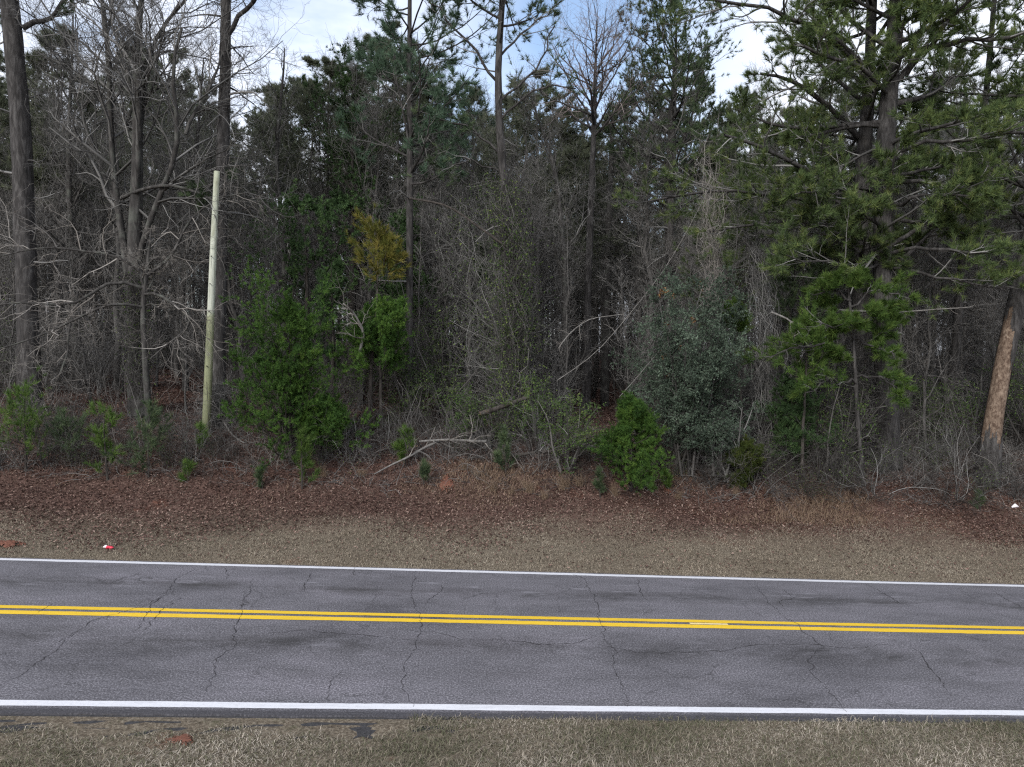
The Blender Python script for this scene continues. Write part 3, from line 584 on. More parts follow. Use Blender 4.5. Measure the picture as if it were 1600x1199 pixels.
root = empty('wooden_pole', P[0], 'pale greenish cut-off wooden pole leaning slightly right before a dark trunk', 'pole')
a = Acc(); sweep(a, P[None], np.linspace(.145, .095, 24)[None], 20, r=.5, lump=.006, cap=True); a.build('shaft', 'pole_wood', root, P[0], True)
a = Acc()
for k in range(5):
    h = 2.2+k*.9; c = P[0]+(P[-1]-P[0])*h/8.6+[0, -.15, 0]; sweep(a, np.array([[c, c+[0, -.05, 0]]]), np.array([[.018, .018]]), 8, r=.3, cap=True)
a.build('bolts', 'dark_bark', root, P[0])

# ------------------------------------------------------------------ cedars, shrubs, saplings
def cedar(name, base, h, wr, mat, lbl, cat, nl=46, dens=(8, 5), lean=(0, 0), low=.03, shape=None, tf=(15, .1, .0075), trunk_mat='dark_bark', up=.16, group=None, spread=.9):
    base = np.asarray(base); P = trunk_line(base, base+[lean[0], lean[1], h], 16, .04); R = np.linspace(.016*h+.02, .008, 16)
    root = empty(name, base, lbl, cat, group); a = Acc(); sweep(a, P[None], R[None], 8, r=.5)
    shape = shape or (lambda u: (1-u)**.75+.1)
    LP, LR = spawn(P[None], R[None], nl, low, .98, wr*1.12, 1.1, 7, .2, up, .45, .25, lambda u: shape(u)*(.55+.65*rng.random(u.shape)), flat=1.); sweep(a, LP, LR, 4)
    ln = np.linalg.norm(np.diff(LP, axis=1), axis=2).sum(1); tw = Acc()
    P2, R2 = spawn(LP, LR, dens[0], .25, 1., ln*.38+.05, .8, 4, .16, .1, .6, .4, lambda u: 1.1-.5*u, flat=.3); sweep(a, P2, R2, 3)
    l2 = np.linalg.norm(np.diff(P2, axis=1), axis=2).sum(1)
    P3, R3 = spawn(P2, R2, dens[1], .2, 1., l2*.5+.03, .7, 3, .2, .16, .6, .5)
    r3 = np.repeat(rng.random(len(LP))*.6, dens[0]*dens[1])+.4*rng.random(len(P3))
    f = Acc(); pp, dd = along(P3, 3); keep = rng.random(len(pp)) < .8; pp += rng.normal(size=pp.shape)*.02; tufts(f, pp[keep], dd[keep], tf[0], tf[1], tf[2], spread, .35, np.repeat(r3, 3)[keep]); pp, dd = along(P2, 3, .4); tufts(f, pp, dd, tf[0], tf[1], tf[2], spread, .3)
    a.build('trunk', trunk_mat, root, base, True); f.build('foliage', mat, root, base); return root
def hpx(px, pytop, Y):
    b = px2ground(px, Y, gz) if Y > 100 else B(px, Y)
    return b, W(px, pytop, b[1])[2]-b[2]
for px, top, Y, wr, mat, lbl, cat, kw in (
    (455, 508, 722, 2.1, 'cedar_green', 'large dark green cedar right of the pale pole at the wood edge', 'cedar', dict(nl=62, dens=(8, 5), shape=lambda u: .95-.35*u+.25*np.sin(u*9))),
    (500, 650, 716, 1.35, 'cedar_green', 'low spreading cedar in front of the large dark one', 'cedar', dict(nl=46, dens=(8, 5), shape=lambda u: 1-.5*u)),
    (595, 505, 25.6, 1.5, 'cedar_green', 'bright green cedar with a bare stem just left of the slender blue-green pine', 'cedar', dict(nl=40, low=.5, dens=(9, 6), shape=lambda u: 1-.35*u)),
    (985, 632, 768, 1.15, 'cedar_green', 'small bright conical cedar at the front of the wood edge, centre right', 'cedar', dict(nl=58, dens=(9, 5), shape=lambda u: (1-u)**.6*1.1+.08)),
    (1165, 706, 768, .75, 'cedar_olive', 'small rounded olive shrub at the foot of the brush on the right', 'shrub', dict(nl=30, dens=(7, 4), shape=lambda u: 1-.4*u)),
    (480, 318, 28.5, 2.6, 'cedar_dark', 'tall shaded cedar behind the large one', 'cedar', dict(nl=26, low=.4, dens=(7, 5), shape=lambda u: 1-.45*u+.35*np.sin(u*11), tf=(12, .11, .015))),
    (555, 120, 31, 2.5, 'cedar_dark', 'very tall dark cedar left of the slender blue-green pine', 'cedar', dict(nl=34, low=.4, dens=(8, 6), shape=lambda u: .9-.35*u+.35*np.sin(u*14), tf=(12, .12, .016))),
    (640, 330, 29.5, 1.5, 'cedar_dark', 'shaded mid-height cedar behind the slender blue-green pine', 'cedar', dict(nl=30, low=.4, dens=(8, 6), shape=lambda u: 1-.4*u, tf=(12, .11, .015))),
    (520, 410, 26.8, 1.3, 'cedar_dark', 'loose mid-height green cedar between the large cedar and the yellowing pine', 'cedar', dict(nl=18, low=.4, dens=(7, 5), shape=lambda u: 1-.5*u)),
    (1235, 615, 742, 1.3, 'cedar_dark', 'low dark evergreen bush inside the brush right of the blue-green shrub', 'shrub', dict(nl=36, dens=(7, 5), shape=lambda u: 1-.4*u))):
    b, h = hpx(px, top, Y); cedar('cedar_tree' if cat == 'cedar' else 'evergreen_shrub', b, h, wr, mat, lbl, cat, **kw)
# young pines: bright long-needled tufts
def sapling(px, top, Y, wr, mat, lbl, nl=14, name='young_pine', low=.03, tf=(17, .19, .006), dens=(3, 2), group=None):
    b, h = hpx(px, top, Y); P = trunk_line(b, b+[rng.normal()*.06*h, 0, h], 12, .05); R = np.linspace(.012*h+.012, .006, 12)
    root = empty(name, b, lbl, 'young pine', group); a = Acc(); sweep(a, P[None], R[None], 7, r=.5)
    LP, LR = spawn(P[None], R[None], nl, low, .95, wr, 1.0, 6, .1, .16, .5, .4, lambda u: 1.05-.55*u, flat=1.); sweep(a, LP, LR, 4)
    P2, R2 = spawn(LP, LR, dens[0], .2, .95, wr*.42, .8, 4, .12, .12, .6, .5); sweep(a, P2, R2, 3); f = Acc()
    pp = np.concatenate([LP[:, -1], P2[:, -1], P[-1:], along(P2, dens[1])[0]]); d_ = norm(np.concatenate([LP[:, -1]-LP[:, -2], P2[:, -1]-P2[:, -2], P[-1:]-P[-2:-1], along(P2, dens[1])[1]]))
    tufts(f, pp, d_, tf[0], tf[1], tf[2], .6, .3)
    a.build('trunk', 'limb_bark', root, b, True); f.build('foliage', mat, root, b)
for px, top, Y, wr, mat, lbl, nl in (
    (40, 625, 738, 1.05, 'needles_bright', 'bushy young pine at the far left edge of the wood', 20), (112, 662, 728, .8, 'needles_mid', 'low dull young pine second from the left edge', 12),
    (168, 640, 750, .55, 'needles_bright', 'upright bright young pine below the oak', 14), (232, 652, 746, .8, 'needles_mid', 'wide dull green young pine between the oak and the pale pole', 18),
    (312, 668, 710, .3, 'needles_bright', 'small pine seedling at the foot of the pale pole', 6), (294, 728, 752, .22, 'needles_bright', 'tiny pine seedling on the leaves below the pale pole', 5),
    (410, 732, 764, .22, 'needles_mid', 'tiny grey-green seedling on the leaves below the large cedar', 5), (472, 680, 764, .45, 'needles_bright', 'yellow-green young pine leaning out below the large cedar', 12),
    (634, 678, 730, .42, 'needles_bright', 'bright young pine beside the pale fallen stick', 10), (662, 728, 760, .3, 'needles_mid', 'small seedling left of the red clay spot', 6),
    (790, 678, 742, .35, 'needles_mid', 'narrow young pine at the right end of the fallen limb', 12), (938, 738, 778, .25, 'needles_mid', 'small pale seedling at the left foot of the small cedar', 6),
    (1012, 736, 768, .25, 'needles_bright', 'bright seedling in front of the small cedar', 7), (1042, 736, 768, .25, 'needles_bright', 'bright seedling at the right foot of the small cedar', 7),
    (1532, 775, 800, .22, 'needles_mid', 'small green seedling under the stripped trunk', 5)):
    sapling(px, top, Y, wr*1.15, mat, lbl, int(nl*1.1), dens=(4, 2))
for px, top, Y, wr, mat, lbl, nl, low in (
    (1165, 478, 25.2, .75, 'needles_bright', 'young pine holding one bright tuft cluster right of the blue-green shrub', 8, .78),
    (1255, 505, 24.6, 1.1, 'needles_bright', 'young pine with low bright boughs left of the two big pines', 12, .62), (575, 368, 25.9, 1.5, 'needles_yellow', 'young pine with yellowing needles above the cedars', 16, .72),
    (740, 380, 28.5, .9, 'needles_mid', 'young pine half hidden by vines left of the centre pine', 8, .7), (1105, 290, 29, 2.0, 'needles_green', 'mid-height pine behind the hanging vine curtain', 34, .4),
    (1240, 400, 28, 1.6, 'needles_mid', 'mid-height pine between the vine curtain and the big pines', 22, .55)):
    sapling(px, top, Y, wr, mat, lbl, nl, low=low, dens=(6, 3), tf=(26, .22, .009))
# blue-green broadleaf shrub
def leafbush(name, base, h, wr, mat, n, size, lbl, cat, nst=9, ang=.32, lv=(9, 7, 5), twig='twig_grey'):
    base = np.asarray(base); root = empty(name, base, lbl, cat); a = Acc()
    p = np.repeat(base[None], nst, 0)+rng.normal(size=(nst, 3))*[.18, .18, 0]; az = rng.random(nst)*6.283
    d = norm(np.stack([np.sin(az)*ang, np.cos(az)*ang, np.ones(nst)], 1)); P = walk(p, d, h*(.6+.45*rng.random(nst)), 10, .09, .02); R = np.linspace(.05, .01, 11)[None]*np.ones((nst, 1))
    sweep(a, P, R, 5); Q, QR = spawn(P, R, lv[0], .15, 1, wr, .95, 5, .2, .03, .5, .3, lambda u: 1.1-.45*u); sweep(a, Q, QR, 4)
    Q2, QR2 = spawn(Q, QR, lv[1], .2, 1, wr*.4, .8, 4, .25, 0, .6, .3); sweep(a, Q2, QR2, 3)
    Q3, QR3 = spawn(Q2, QR2, lv[2], .1, 1, wr*.2, .8, 3, .25, 0, .7, .4); sweep(a, Q3, QR3, 3)
    f = Acc(); k = n//len(Q3)+1; pp, _ = along(Q3, k, .0); r = np.repeat(np.repeat(rng.random(len(Q))*.5, lv[1]*lv[2]), k)+.5*rng.random(len(pp))
    leaves(f, pp, size, .2, r); a.build('stems', twig, root, base); f.build('foliage', mat, root, base); return root
b, h = hpx(1068, 430, 742)
leafbush('broadleaf_shrub', b, h, 1.15, 'leaf_bluegreen', 80000, .055, 'tall rounded blue-green evergreen shrub right of centre', 'shrub', 14, .15, (12, 8, 6), 'twig_brown')
b, h = hpx(842, 540, 25.4); leafbush('broadleaf_shrub', b, h, .9, 'leaf_green', 3000, .06, 'sparse green-leaved shrub above the pale cut log', 'shrub', 6, .5, (6, 6, 4))
for px_, tp, by, wr_, nl_, lb_ in ((760, 590, 700, .9, 3500, 'sparse green-leaved shrub left of the pale cut log'), (880, 610, 735, .8, 3500, 'green-leaved shrub left of the small cedar behind the twigs'), (700, 400, 27.5, 1.3, 5000, 'tall thin shrub with yellow-green leaves right of the slender pine'),
                              (650, 560, 27, .9, 2500, 'thin leafy shrub at the foot of the slender blue-green pine'), (1300, 560, 740, 1.0, 2500, 'thin leafy shrub below the broad bright boughs'), (1480, 610, 28.5, 1.2, 3000, 'leafy bush between the thin leaning pine and the big pines'),
                              (1620, 560, 28, 1.5, 4500, 'dark leafy bush behind the stripped trunk')):
    b, h = hpx(px_, tp, by); leafbush('broadleaf_shrub', b, h, wr_, 'leaf_green', nl_, .055, lb_, 'shrub', 7, .45, (8, 6, 4), 'twig_brown')
b, h = hpx(1130, 620, 752); leafbush('broadleaf_shrub', b, h, .8, 'leaf_bluegreen', 12000, .045, 'low dull shrub at the right foot of the tall blue-green one', 'shrub', 8, .4, (7, 6, 4))
b, h = hpx(1050, 385, 26.5); leafbush('broadleaf_shrub', b, h, .35, 'leaf_rust', 500, .09, 'thin shrub with a few rusty leaves above the blue-green one', 'shrub', 3, .05, (5, 4, 3))

# vines: hanging tangles
def vine_tangle(name, axis_pts, Y, rad, n, lbl, mat='twig_grey', leaf=None, hang=0., nl=0, wd=.006):
    ax_ = resample([W(x, y, Y+dy) if y is not None else B(x, Y+dy) for x, y, dy in axis_pts], 16); root = empty(name, ax_[0], lbl, 'vines'); a = Acc()
    u0 = rng.random(n)*.75; le = .2+.3*rng.random(n); K = 12
    f = np.linspace(0, 1, K)[None]; u = np.clip(u0[:, None]+le[:, None]*f, 0, 1); c, _, _, _ = at_u(np.repeat(ax_[None], n, 0), u)
    ph = rng.random((n, 1))*6.283; sp_ = rng.normal(size=(n, 1))*5; rr = rad*(.3+.9*rng.random((n, 1)))*(1+.4*np.sin(f*6+ph))
    P = c+np.stack([np.cos(ph+sp_*f)*rr, np.sin(ph+sp_*f)*rr, rng.normal(size=(n, K))*.04], -1)+rng.normal(size=(n, K, 3))*.04
    if hang: P[:, :, 2] -= hang*np.sin(f*3.14)
    sweep(a, P, np.full((n, K), wd)*(.5+rng.random((n, 1))), 4); Q, QR = spawn(P, np.full((n, K), wd), 5, .1, 1, rad*1.3+.15, 1., 5, .3, -.05, .6, .4); sweep(a, Q, QR, 3)
    a.build('stems', mat, root, ax_[0])
    if leaf: f_ = Acc(); leaves(f_, along(Q, nl)[0], .065, .4); f_.build('leaves', leaf, root, ax_[0])
vine_tangle('vine_tangle', [(800, None, 0), (806, 480, 0), (797, 380, 0), (785, 290, 0)], 26.3, .5, 300, 'brown vines wrapping the centre pine from the ground up', 'twig_brown', 'leaf_green', 0, 5)
vine_tangle('vine_tangle', [(800, None, .6), (770, 560, .6), (760, 420, 1), (740, 300, 1.2)], 27, 1.1, 260, 'loose curtain of brown vines between the slender pine and the centre pine', 'twig_grey', 'leaf_green', 0, 3)
vine_tangle('vine_tangle', [(1118, 510, 0), (1112, 400, 0), (1108, 300, 0), (1105, 225, 0)], 25.2, .36, 85, 'pale grey vines hanging as a curtain above the blue-green shrub', 'twig_pale')
vine_tangle('vine_tangle', [(1195, None, 0), (1195, 560, 0), (1190, 460, .3), (1180, 390, .5)], 25.6, .4, 130, 'grey vine-wrapped dead stem right of the blue-green shrub', 'twig_grey')
vine_tangle('vine_tangle', [(216, None, 0), (216, 600, 0), (213, 540, 0), (212, 430, 0)], 25.7, .34, 150, 'dark vines clinging to the oak trunk', 'twig_brown', 'leaf_green', 0, 1)
vine_tangle('vine_tangle', [(345, None, 0), (345, 690, 0), (342, 650, 0), (345, 600, 0)], 25.2, .55, 150, 'heap of tangled twigs around the foot of the pole', 'twig_grey')
vine_tangle('vine_tangle', [(1345, None, 0), (1345, 620, 0), (1350, 560, 0)], 26.4, .8, 160, 'brown vine tangle at the foot of the two big pines', 'twig_brown')

# fallen and leaning wood
def limb_thing(name, pts, Y, w0, w1, mat, lbl, cat='fallen branch', n=10, lv=(5, 4), br=.8, twig='twig_pale', cap=False, wig=.25):
    rows = [W(x, y, Y+dy) for x, y, dy in pts]; P = resample(rows, n); R = np.linspace(w0, w1, n)/2*Y/F
    root = empty(name, P[0], lbl, cat); a = Acc(); sweep(a, P[None], R[None], 9, r=.5, lump=.05, cap=True)
    if cap: a2 = Acc(); sweep(a2, P[None, 1::-1][:, :, :], R[None, 1::-1]*.98, 9, r=.5, cap=True); a2.build('cut_face', 'stripped_wood', root, P[0]-np.array([0, 0, 0]))
    a.build('stem', mat, root, P[0], True)
    if lv:
        tw = Acc(); Q, QR = spawn(P[None], R[None], lv[0], .25, 1, br, .8, 6, wig, 0, .6, .3); sweep(tw, Q, QR, 4)
        Q, QR = spawn(Q, QR, lv[1], .2, 1, br*.45, .8, 4, wig, 0, .6, .3); sweep(tw, Q, QR, 3); tw.build('branches', twig, root, P[0])
def yg(px, py): g_ = px2ground(px, py, gz); return g_[1]
limb_thing('cut_log', [(750, 647, 0), (790, 634, .4), (832, 618, .9)], 24.6, 8, 7, 'limb_bark', 'pale-ended sawn log lying above the fallen limb at centre', 'log', 8, None, cap=True)
limb_thing('fallen_branch', [(585, 741, 0), (612, 726, .3), (640, 714, .6), (665, 698, 1.0), (690, 688, 1.2)], 22.9, 2, 5, 'pale_limb', 'bleached stick pointing down the bank beside the bright young pine')
limb_thing('fallen_branch', [(655, 690, 0), (700, 687, 0), (745, 690, 0), (760, 690, 0)], 23.9, 3, 5, 'pale_limb', 'bleached fallen limb with forked twigs lying along the top of the bank', lv=(9, 4), br=1.0)
limb_thing('fallen_branch', [(800, 712, 0), (850, 706, .3), (905, 700, .5)], 23.6, 6, 3, 'limb_bark', 'dark fallen branch under the brush left of the small cedar', lv=(8, 5), br=.9, twig='twig_grey')
limb_thing('fallen_branch', [(350, 660, 0), (362, 680, -.4), (385, 695, -.8), (415, 702, -1)], 24.8, 3, 2, 'pale_limb', 'thin pale branch drooping between pole and large cedar', br=.7)
limb_thing('fallen_branch', [(40, 672, 0), (90, 690, -.2), (130, 720, -.4)], 24.2, 4, 2, 'pale_limb', 'pale dead branch under the young pines at far left', lv=(7, 5), br=.7)
limb_thing('dead_branch', [(562, 550, 0), (570, 520, -.2), (552, 487, -.5), (536, 474, -.7)], 25, 5, 2, 'pale_limb', 'bleached dead limb sticking up through the cedars', lv=(8, 6), br=.9)
limb_thing('dead_branch', [(440, 545, 0), (430, 525, -.2), (415, 518, -.4)], 24.4, 4, 2, 'pale_limb', 'bleached twig fork on top of the large cedar', lv=(6, 4), br=.5)
limb_thing('dead_sapling', [(870, 595, 0), (930, 555, .1), (985, 490, .1), (1040, 420, 0), (1080, 350, 0), (1110, 290, .2)], 24.6, 1.2, .7, 'pale_limb', 'long thin pale stem leaning up across the dark gap to the vine curtain', 'leaning stem', 14, (7, 3), .6)
limb_thing('dead_sapling', [(968, 620, 0), (1000, 585, .1), (1020, 560, .1), (1100, 470, .3)], 24.3, 1.0, .6, 'pale_limb', 'short thin pale stem leaning over the left side of the blue-green shrub', 'leaning stem', 10, (4, 3), .4)
limb_thing('dead_branch', [(975, 491, 0), (920, 498, 0), (890, 520, -.2), (872, 545, -.3)], 24.8, .9, 1.8, 'pale_limb', 'pale dead branch reaching left from the leaning stem', lv=(7, 5), br=.6)
limb_thing('dead_branch', [(1205, 488, 0), (1235, 500, -.2), (1262, 540, -.5)], 24.6, 3.4, 1.6, 'pale_limb', 'pale dead limb crossing above the low bright boughs', lv=(5, 4), br=.6)
limb_thing('dead_branch', [(1405, 488, 0), (1460, 484, -.2), (1520, 480, -.4)], 25, 2.4, 1.2, 'pale_limb', 'pale horizontal dead limb in front of the thin leaning pine', lv=(9, 3), br=.3)
limb_thing('dead_branch', [(640, 310, .5), (700, 320, 0), (790, 385, -.3)], 26.2, 3, 4, 'limb_bark', 'dark bare limb slanting down left of the centre pine', lv=(5, 3), br=.6, twig='twig_grey')

# small trunks of the mid ground that the photo singles out
for px_, Y, top, kw in (
    ([(730, 650, 7), (735, 500, 6), (733, 380, 5), (738, 250, 4)], 28, 2, dict(lbl='thin grey sapling trunk left of the vine-wrapped centre pine')),
    ([(885, 620, 9), (882, 400, 7), (868, 260, 6), (850, 210, 4)], 30, 2, dict(lbl='pale smooth bare tree leaning left, between centre pine and dead pine')),
    ([(945, 570, 12), (950, 400, 11), (955, 250, 8)], 38, 3, dict(lbl='dark trunk close right of the dead pine')),
    ([(1090, 600, 8), (1130, 420, 7), (1180, 400, 6), (1195, 330, 5)], 28, 2, dict(lbl='grey crooked sapling behind the blue-green shrub')),
    ([(1420, 640, 8), (1425, 470, 7), (1430, 300, 6)], 31, 4, dict(lbl='thin dark trunk right of the two big pines')),
    ([(120, 640, 10), (115, 450, 9), (105, 250, 7), (110, 120, 5)], 30, 3, dict(lbl='dark bare tree between the far-left trunk and the oak')),
    ([(440, 600, 9), (445, 400, 8), (430, 250, 6), (440, 130, 4)], 31, 1.5, dict(lbl='grey bare tree rising behind the large dark cedar')),
    ([(290, 620, 9), (285, 450, 8), (300, 330, 7), (310, 200, 5)], 31, 3, dict(lbl='dark bare tree between the oak and the pole')),
    ([(690, 640, 6), (700, 450, 5), (695, 300, 4)], 30, 2, dict(lbl='thin bare tree just right of the slender blue-green pine'))):
    P, R = tr(px_, Y, top, .02, 20)
    bare('bare_tree', P, R, .3, 16, 3.0, kw['lbl'], 'bare tree', lv=(7, 6, 4), wig=.15, up=.12, ang=.7, k=8)

# ------------------------------------------------------------------ the woods behind: kinds built once, then copied
H0 = np.zeros(3)
protoP, protoB, protoS = [], [], []
for i in range(6):
    h = [19, 17, 20, 16, 18, 15][i]; P = trunk_line(H0, [rng.normal()*.4, rng.normal()*.4, h], 22, .05); R = np.linspace(1.15, .1, 22)*(.13+.02*(i % 3)); R[0] *= 1.25
    protoP.append((pine('background_pine', P, R, [.5, .42, .58, .5, .35, .45][i], 30, [3.5, 3.7, 3.1, 3.5, 3.4, 2.9][i], 'needles_far_haze', 'tall slender pine standing deep in the woods', 'pine tree', 'slender pines deep in the woods',
                   dead=14, dens=(10, 8), tuft=(9, .24, .014), sub=1.35, k=7, bark_='far_bark_haze', twig='twig_far_haze'), h))
for i in range(6):
    h = [15, 13, 16, 12, 14, 11][i]; P = trunk_line(H0, [rng.normal()*.5, rng.normal()*.5, h], 20, .09); R = np.linspace(1.1, .12, 20)*(.1+.015*(i % 3))
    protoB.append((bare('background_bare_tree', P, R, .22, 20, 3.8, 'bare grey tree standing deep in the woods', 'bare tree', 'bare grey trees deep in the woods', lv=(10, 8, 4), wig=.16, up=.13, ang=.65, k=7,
                   bark_='far_bark_haze', twig=['twig_far_haze', 'twig_grey', 'twig_far_haze', 'twig_far_haze', 'twig_grey', 'twig_far_haze'][i]), h))
def brush(name, h, nst, lbl, twig, leaf=None, nl=0, spread=.5, lvl=(8, 6), gname=None, drp=-.03, wd=.011):
    root = empty(name, H0, lbl, 'shrub', gname); a = Acc(); az = rng.random(nst)*6.283; s = rng.random(nst)*spread*1.4
    d = norm(np.stack([np.sin(az)*s, np.cos(az)*s, np.ones(nst)], 1)); p = np.stack([np.sin(az)*s*.5, np.cos(az)*s*.5, 0*s-.05], 1)
    P = walk(p, d, h*(.45+.75*rng.random(nst)), 10, .12, drp); R = np.linspace(wd, .004, 11)[None]*(.6+.8*rng.random((nst, 1))); sweep(a, P, R, 4)
    Q, QR = spawn(P, R, lvl[0], .12, 1, h*.3, .75, 6, .18, drp*.5, .6, .3); sweep(a, Q, QR, 3); Q2, QR2 = spawn(Q, QR, lvl[1], .1, 1, h*.13, .8, 4, .22, 0, .7, .4, rmin=.0025); sweep(a, Q2, QR2, 3)
    a.build('stems', twig, root, H0)
    if leaf: f_ = Acc(); leaves(f_, along(Q2, nl)[0], .05, .3); f_.build('leaves', leaf, root, H0)
    return root
SL = ['bare grey brush bush with arching stems at the wood edge', 'brown bare bush in the undergrowth of the woods']
GN = 'bare grey bushes along the wood edge'
protoS = [brush('bare_bush', 2.4, 16, SL[0], 'twig_brown', gname=GN, lvl=(6, 4), spread=.6, wd=.014), brush('bare_bush', 2.8, 12, SL[0], 'twig_grey', gname=GN, spread=.9, lvl=(5, 4), wd=.013, drp=-.07),
          brush('bare_bush', 2.2, 20, SL[0], 'twig_brown', gname=GN, drp=-.09, spread=1.1, lvl=(6, 4)), brush('bare_bush', 2.0, 12, SL[0], 'twig_brown', 'leaf_green', 1, gname=GN, drp=-.05, spread=.9, lvl=(7, 5)),
          brush('bare_bush', 1.7, 26, SL[0], 'twig_dark', gname=GN, drp=-.1, spread=1.2, lvl=(7, 5)), brush('bare_bush', 2.6, 7, SL[0], 'twig_pale', gname=GN, drp=-.08, spread=.9, lvl=(5, 3), wd=.014)]
protoU = [brush('understory_bush', 4.2, 14, SL[1], 'twig_brown', gname='brown bushes in the undergrowth', spread=.25, drp=.03, wd=.018), brush('understory_bush', 3.4, 18, SL[1], 'twig_grey', gname='brown bushes in the undergrowth', spread=.4, drp=0, wd=.014),
          brush('understory_bush', 3.0, 16, 'green-leaved bush in the undergrowth of the woods', 'twig_brown', 'leaf_green', 1, gname='green-leaved bushes in the undergrowth', spread=.4, drp=0)]
ZN = [(130, 'at the far left of the picture'), (300, 'behind the many-stemmed oak'), (430, 'behind the pale pole'), (600, 'behind the cedars'), (760, 'between the blue-green pine and the centre pine'), (900, 'just right of the centre pine'),
      (1000, 'around the dark gap'), (1150, 'behind the tall blue-green shrub'), (1320, 'left of the two big pines'), (1460, 'behind the two big pines'), (9999, 'toward the right edge')]
def zone(px): return next(z for lim, z in ZN if px < lim)
def place(protos, n, d0, d1, sc, sep, maxpy=None, xr=.86, bias=1.0, zsc=(.85, 1.15), avoid=None, words_=('', ''), edge_=None):
    used = set(); pts = []; tries = 0; kinds = []
    while len(pts) < n and tries < n*60:
        tries += 1; y = d0+(d1-d0)*rng.random()**bias; x = (rng.random()*2-1)*(xr*y+3)
        if edge_:
            px = rng.random()*1660-30; c_ = px2ground(px, edge_(px)-rng.random()*d1, gz); x, y = c_[0], c_[1]
        if any((x-a_)**2+(y-b_)**2 < sep*sep for a_, b_ in pts): continue
        px = 800+F*x/y
        if avoid and avoid(px, y): continue
        i = int(rng.integers(len(protos))); e = protos[i]; root, h = e if isinstance(e, tuple) else (e, None)
        s = sc[0]+(sc[1]-sc[0])*rng.random(); z = float(gz(x, y))-.05; sz = s*(zsc[0]+(zsc[1]-zsc[0])*rng.random())
        if maxpy and h:   # keep the roofline of the woods where the photo has it
            lim = np.interp(px, [0, 380, 400, 490, 520, 700, 840, 1000, 1060, 1250, 1600], maxpy); top = W(px, lim*(.9+.25*rng.random()), y)[2]-z
            if h*sz > top: sz = top/h
        pts.append((x, y))
        if i not in used:
            used.add(i); r_ = root; root.location = (x, y, z); root.rotation_euler = (0, 0, rng.random()*6.28); root.scale = (s, s, sz)
        else: r_ = dup(root, (x, y, z), rng.random()*6.28, (s, s, sz))
        if words_[0]: kinds.append((r_, f"{words_[0 if s < (sc[0]+sc[1])/2 else 1]}{' leafy' if str(root.get('group')).startswith('green') else ''} {words_[2]} {zone(px)}"))
    for r_, l_ in kinds: r_['label'] = l_
ROOF = [70, 70, 120, 130, 60, 60, 130, 175, 100, 60, 60]
clear = lambda px, y: (895 < px < 985 and y < 44)
place(protoP, 210, 33, 92, (.85, 1.2), 2.1, ROOF, bias=.9, avoid=clear, words_=('slim', 'tall', 'pine standing deep in the woods'))
place(protoB, 200, 29.5, 85, (.8, 1.25), 1.7, [90, 90, 110, 130, 100, 110, 130, 160, 140, 120, 110], bias=1.1, avoid=clear, words_=('slender', 'broad', 'bare grey tree deep in the woods'))
protoT = []
for i in range(4):
    h = [9, 8, 7, 10][i]; P = trunk_line(H0, [rng.normal()*.7, rng.normal()*.4, h], 18, .1); R = np.linspace(.055, .01, 18)
    protoT.append((bare('bare_sapling', P, R, .12, 24, 1.9, 'thin bare sapling among the trees', 'bare tree', 'thin bare saplings among the trees', lv=(7, 6), sizes=(.45, .4), wig=.17, up=.15, ang=.6, k=5, bark_='far_bark_haze', twig='twig_far_haze'), h))
place(protoT, 200, 26.5, 58, (.7, 1.2), 1.0, bias=1.2, avoid=lambda px, y: 900 < px < 975 and y < 40, words_=('small', 'tall', 'thin bare sapling'))
place(protoU, 230, 27.5, 66, (.7, 1.25), .9, bias=1.1, avoid=lambda px, y: (900 < px < 975 and y < 40) or (230 < px < 320 and y < 34), words_=('low', 'high', 'bush deep in the undergrowth'))
EDGE = lambda px: float(np.interp(px, [0, 200, 380, 560, 700, 900, 1100, 1300, 1600], [736, 734, 738, 724, 728, 752, 766, 776, 786]))
place(protoS, 130, 0, 62, (.3, .72), .36, avoid=lambda px, y: px > 1130 or 925 < px < 1040, edge_=EDGE, words_=('low', 'taller', 'bare grey bush on the wood edge'))
place(protoS, 90, 0, 95, (.5, .95), .38, avoid=lambda px, y: px < 1090, edge_=EDGE, words_=('low', 'taller', 'bare tangled bush on the wood edge'))

# ------------------------------------------------------------------ clay, litter, tufts
def mound(px, py, rx, ry, h, lbl, surf=gz):
    c = px2ground(px, py, surf); n = 26; gx, gy = np.meshgrid(np.linspace(-1.15, 1.15, n), np.linspace(-1.15, 1.15, n)); x = c[0]+gx*rx; y = c[1]+gy*ry
    rr = np.hypot(gx, gy)*(1+.18*np.sin(3*np.arctan2(gy, gx)+px)+.1*np.sin(7*np.arctan2(gy, gx))); z = gz(x, y)+.03+h*np.clip(1-rr**2, -.3, 1)*(1+.25*rng.normal(size=x.shape))-.06*(rr > 1)
    idx = np.arange(n*n).reshape(n, n); a = Acc(); a.add(np.stack([x, y, z], -1), None, np.stack([idx[:-1, :-1], idx[:-1, 1:], idx[1:, 1:], idx[1:, :-1]], -1).reshape(-1, 4)[rng.random((n-1)**2) < np.clip(1.25-1.0*rr[:-1, :-1].ravel()**1.5, 0, 1)], (.5+.25*rng.normal(size=n*n)))
    o = a.build('clay_mound', 'clay_loose', None, (c[0], c[1], c[2])); tag(o, lbl, 'clay mound')
mound(697, 757, .26, .38, .04, 'bare red clay spot on the bank below the fallen limb')
mound(8, 853, .42, .22, .08, 'small red clay mound beside the road at far left')
mound(1045, 768, .16, .22, .05, 'small rusty clay spot right of the small cedar')
mound(283, 1158, .17, .11, .01, 'red clay spot in the near verge grass at lower left')
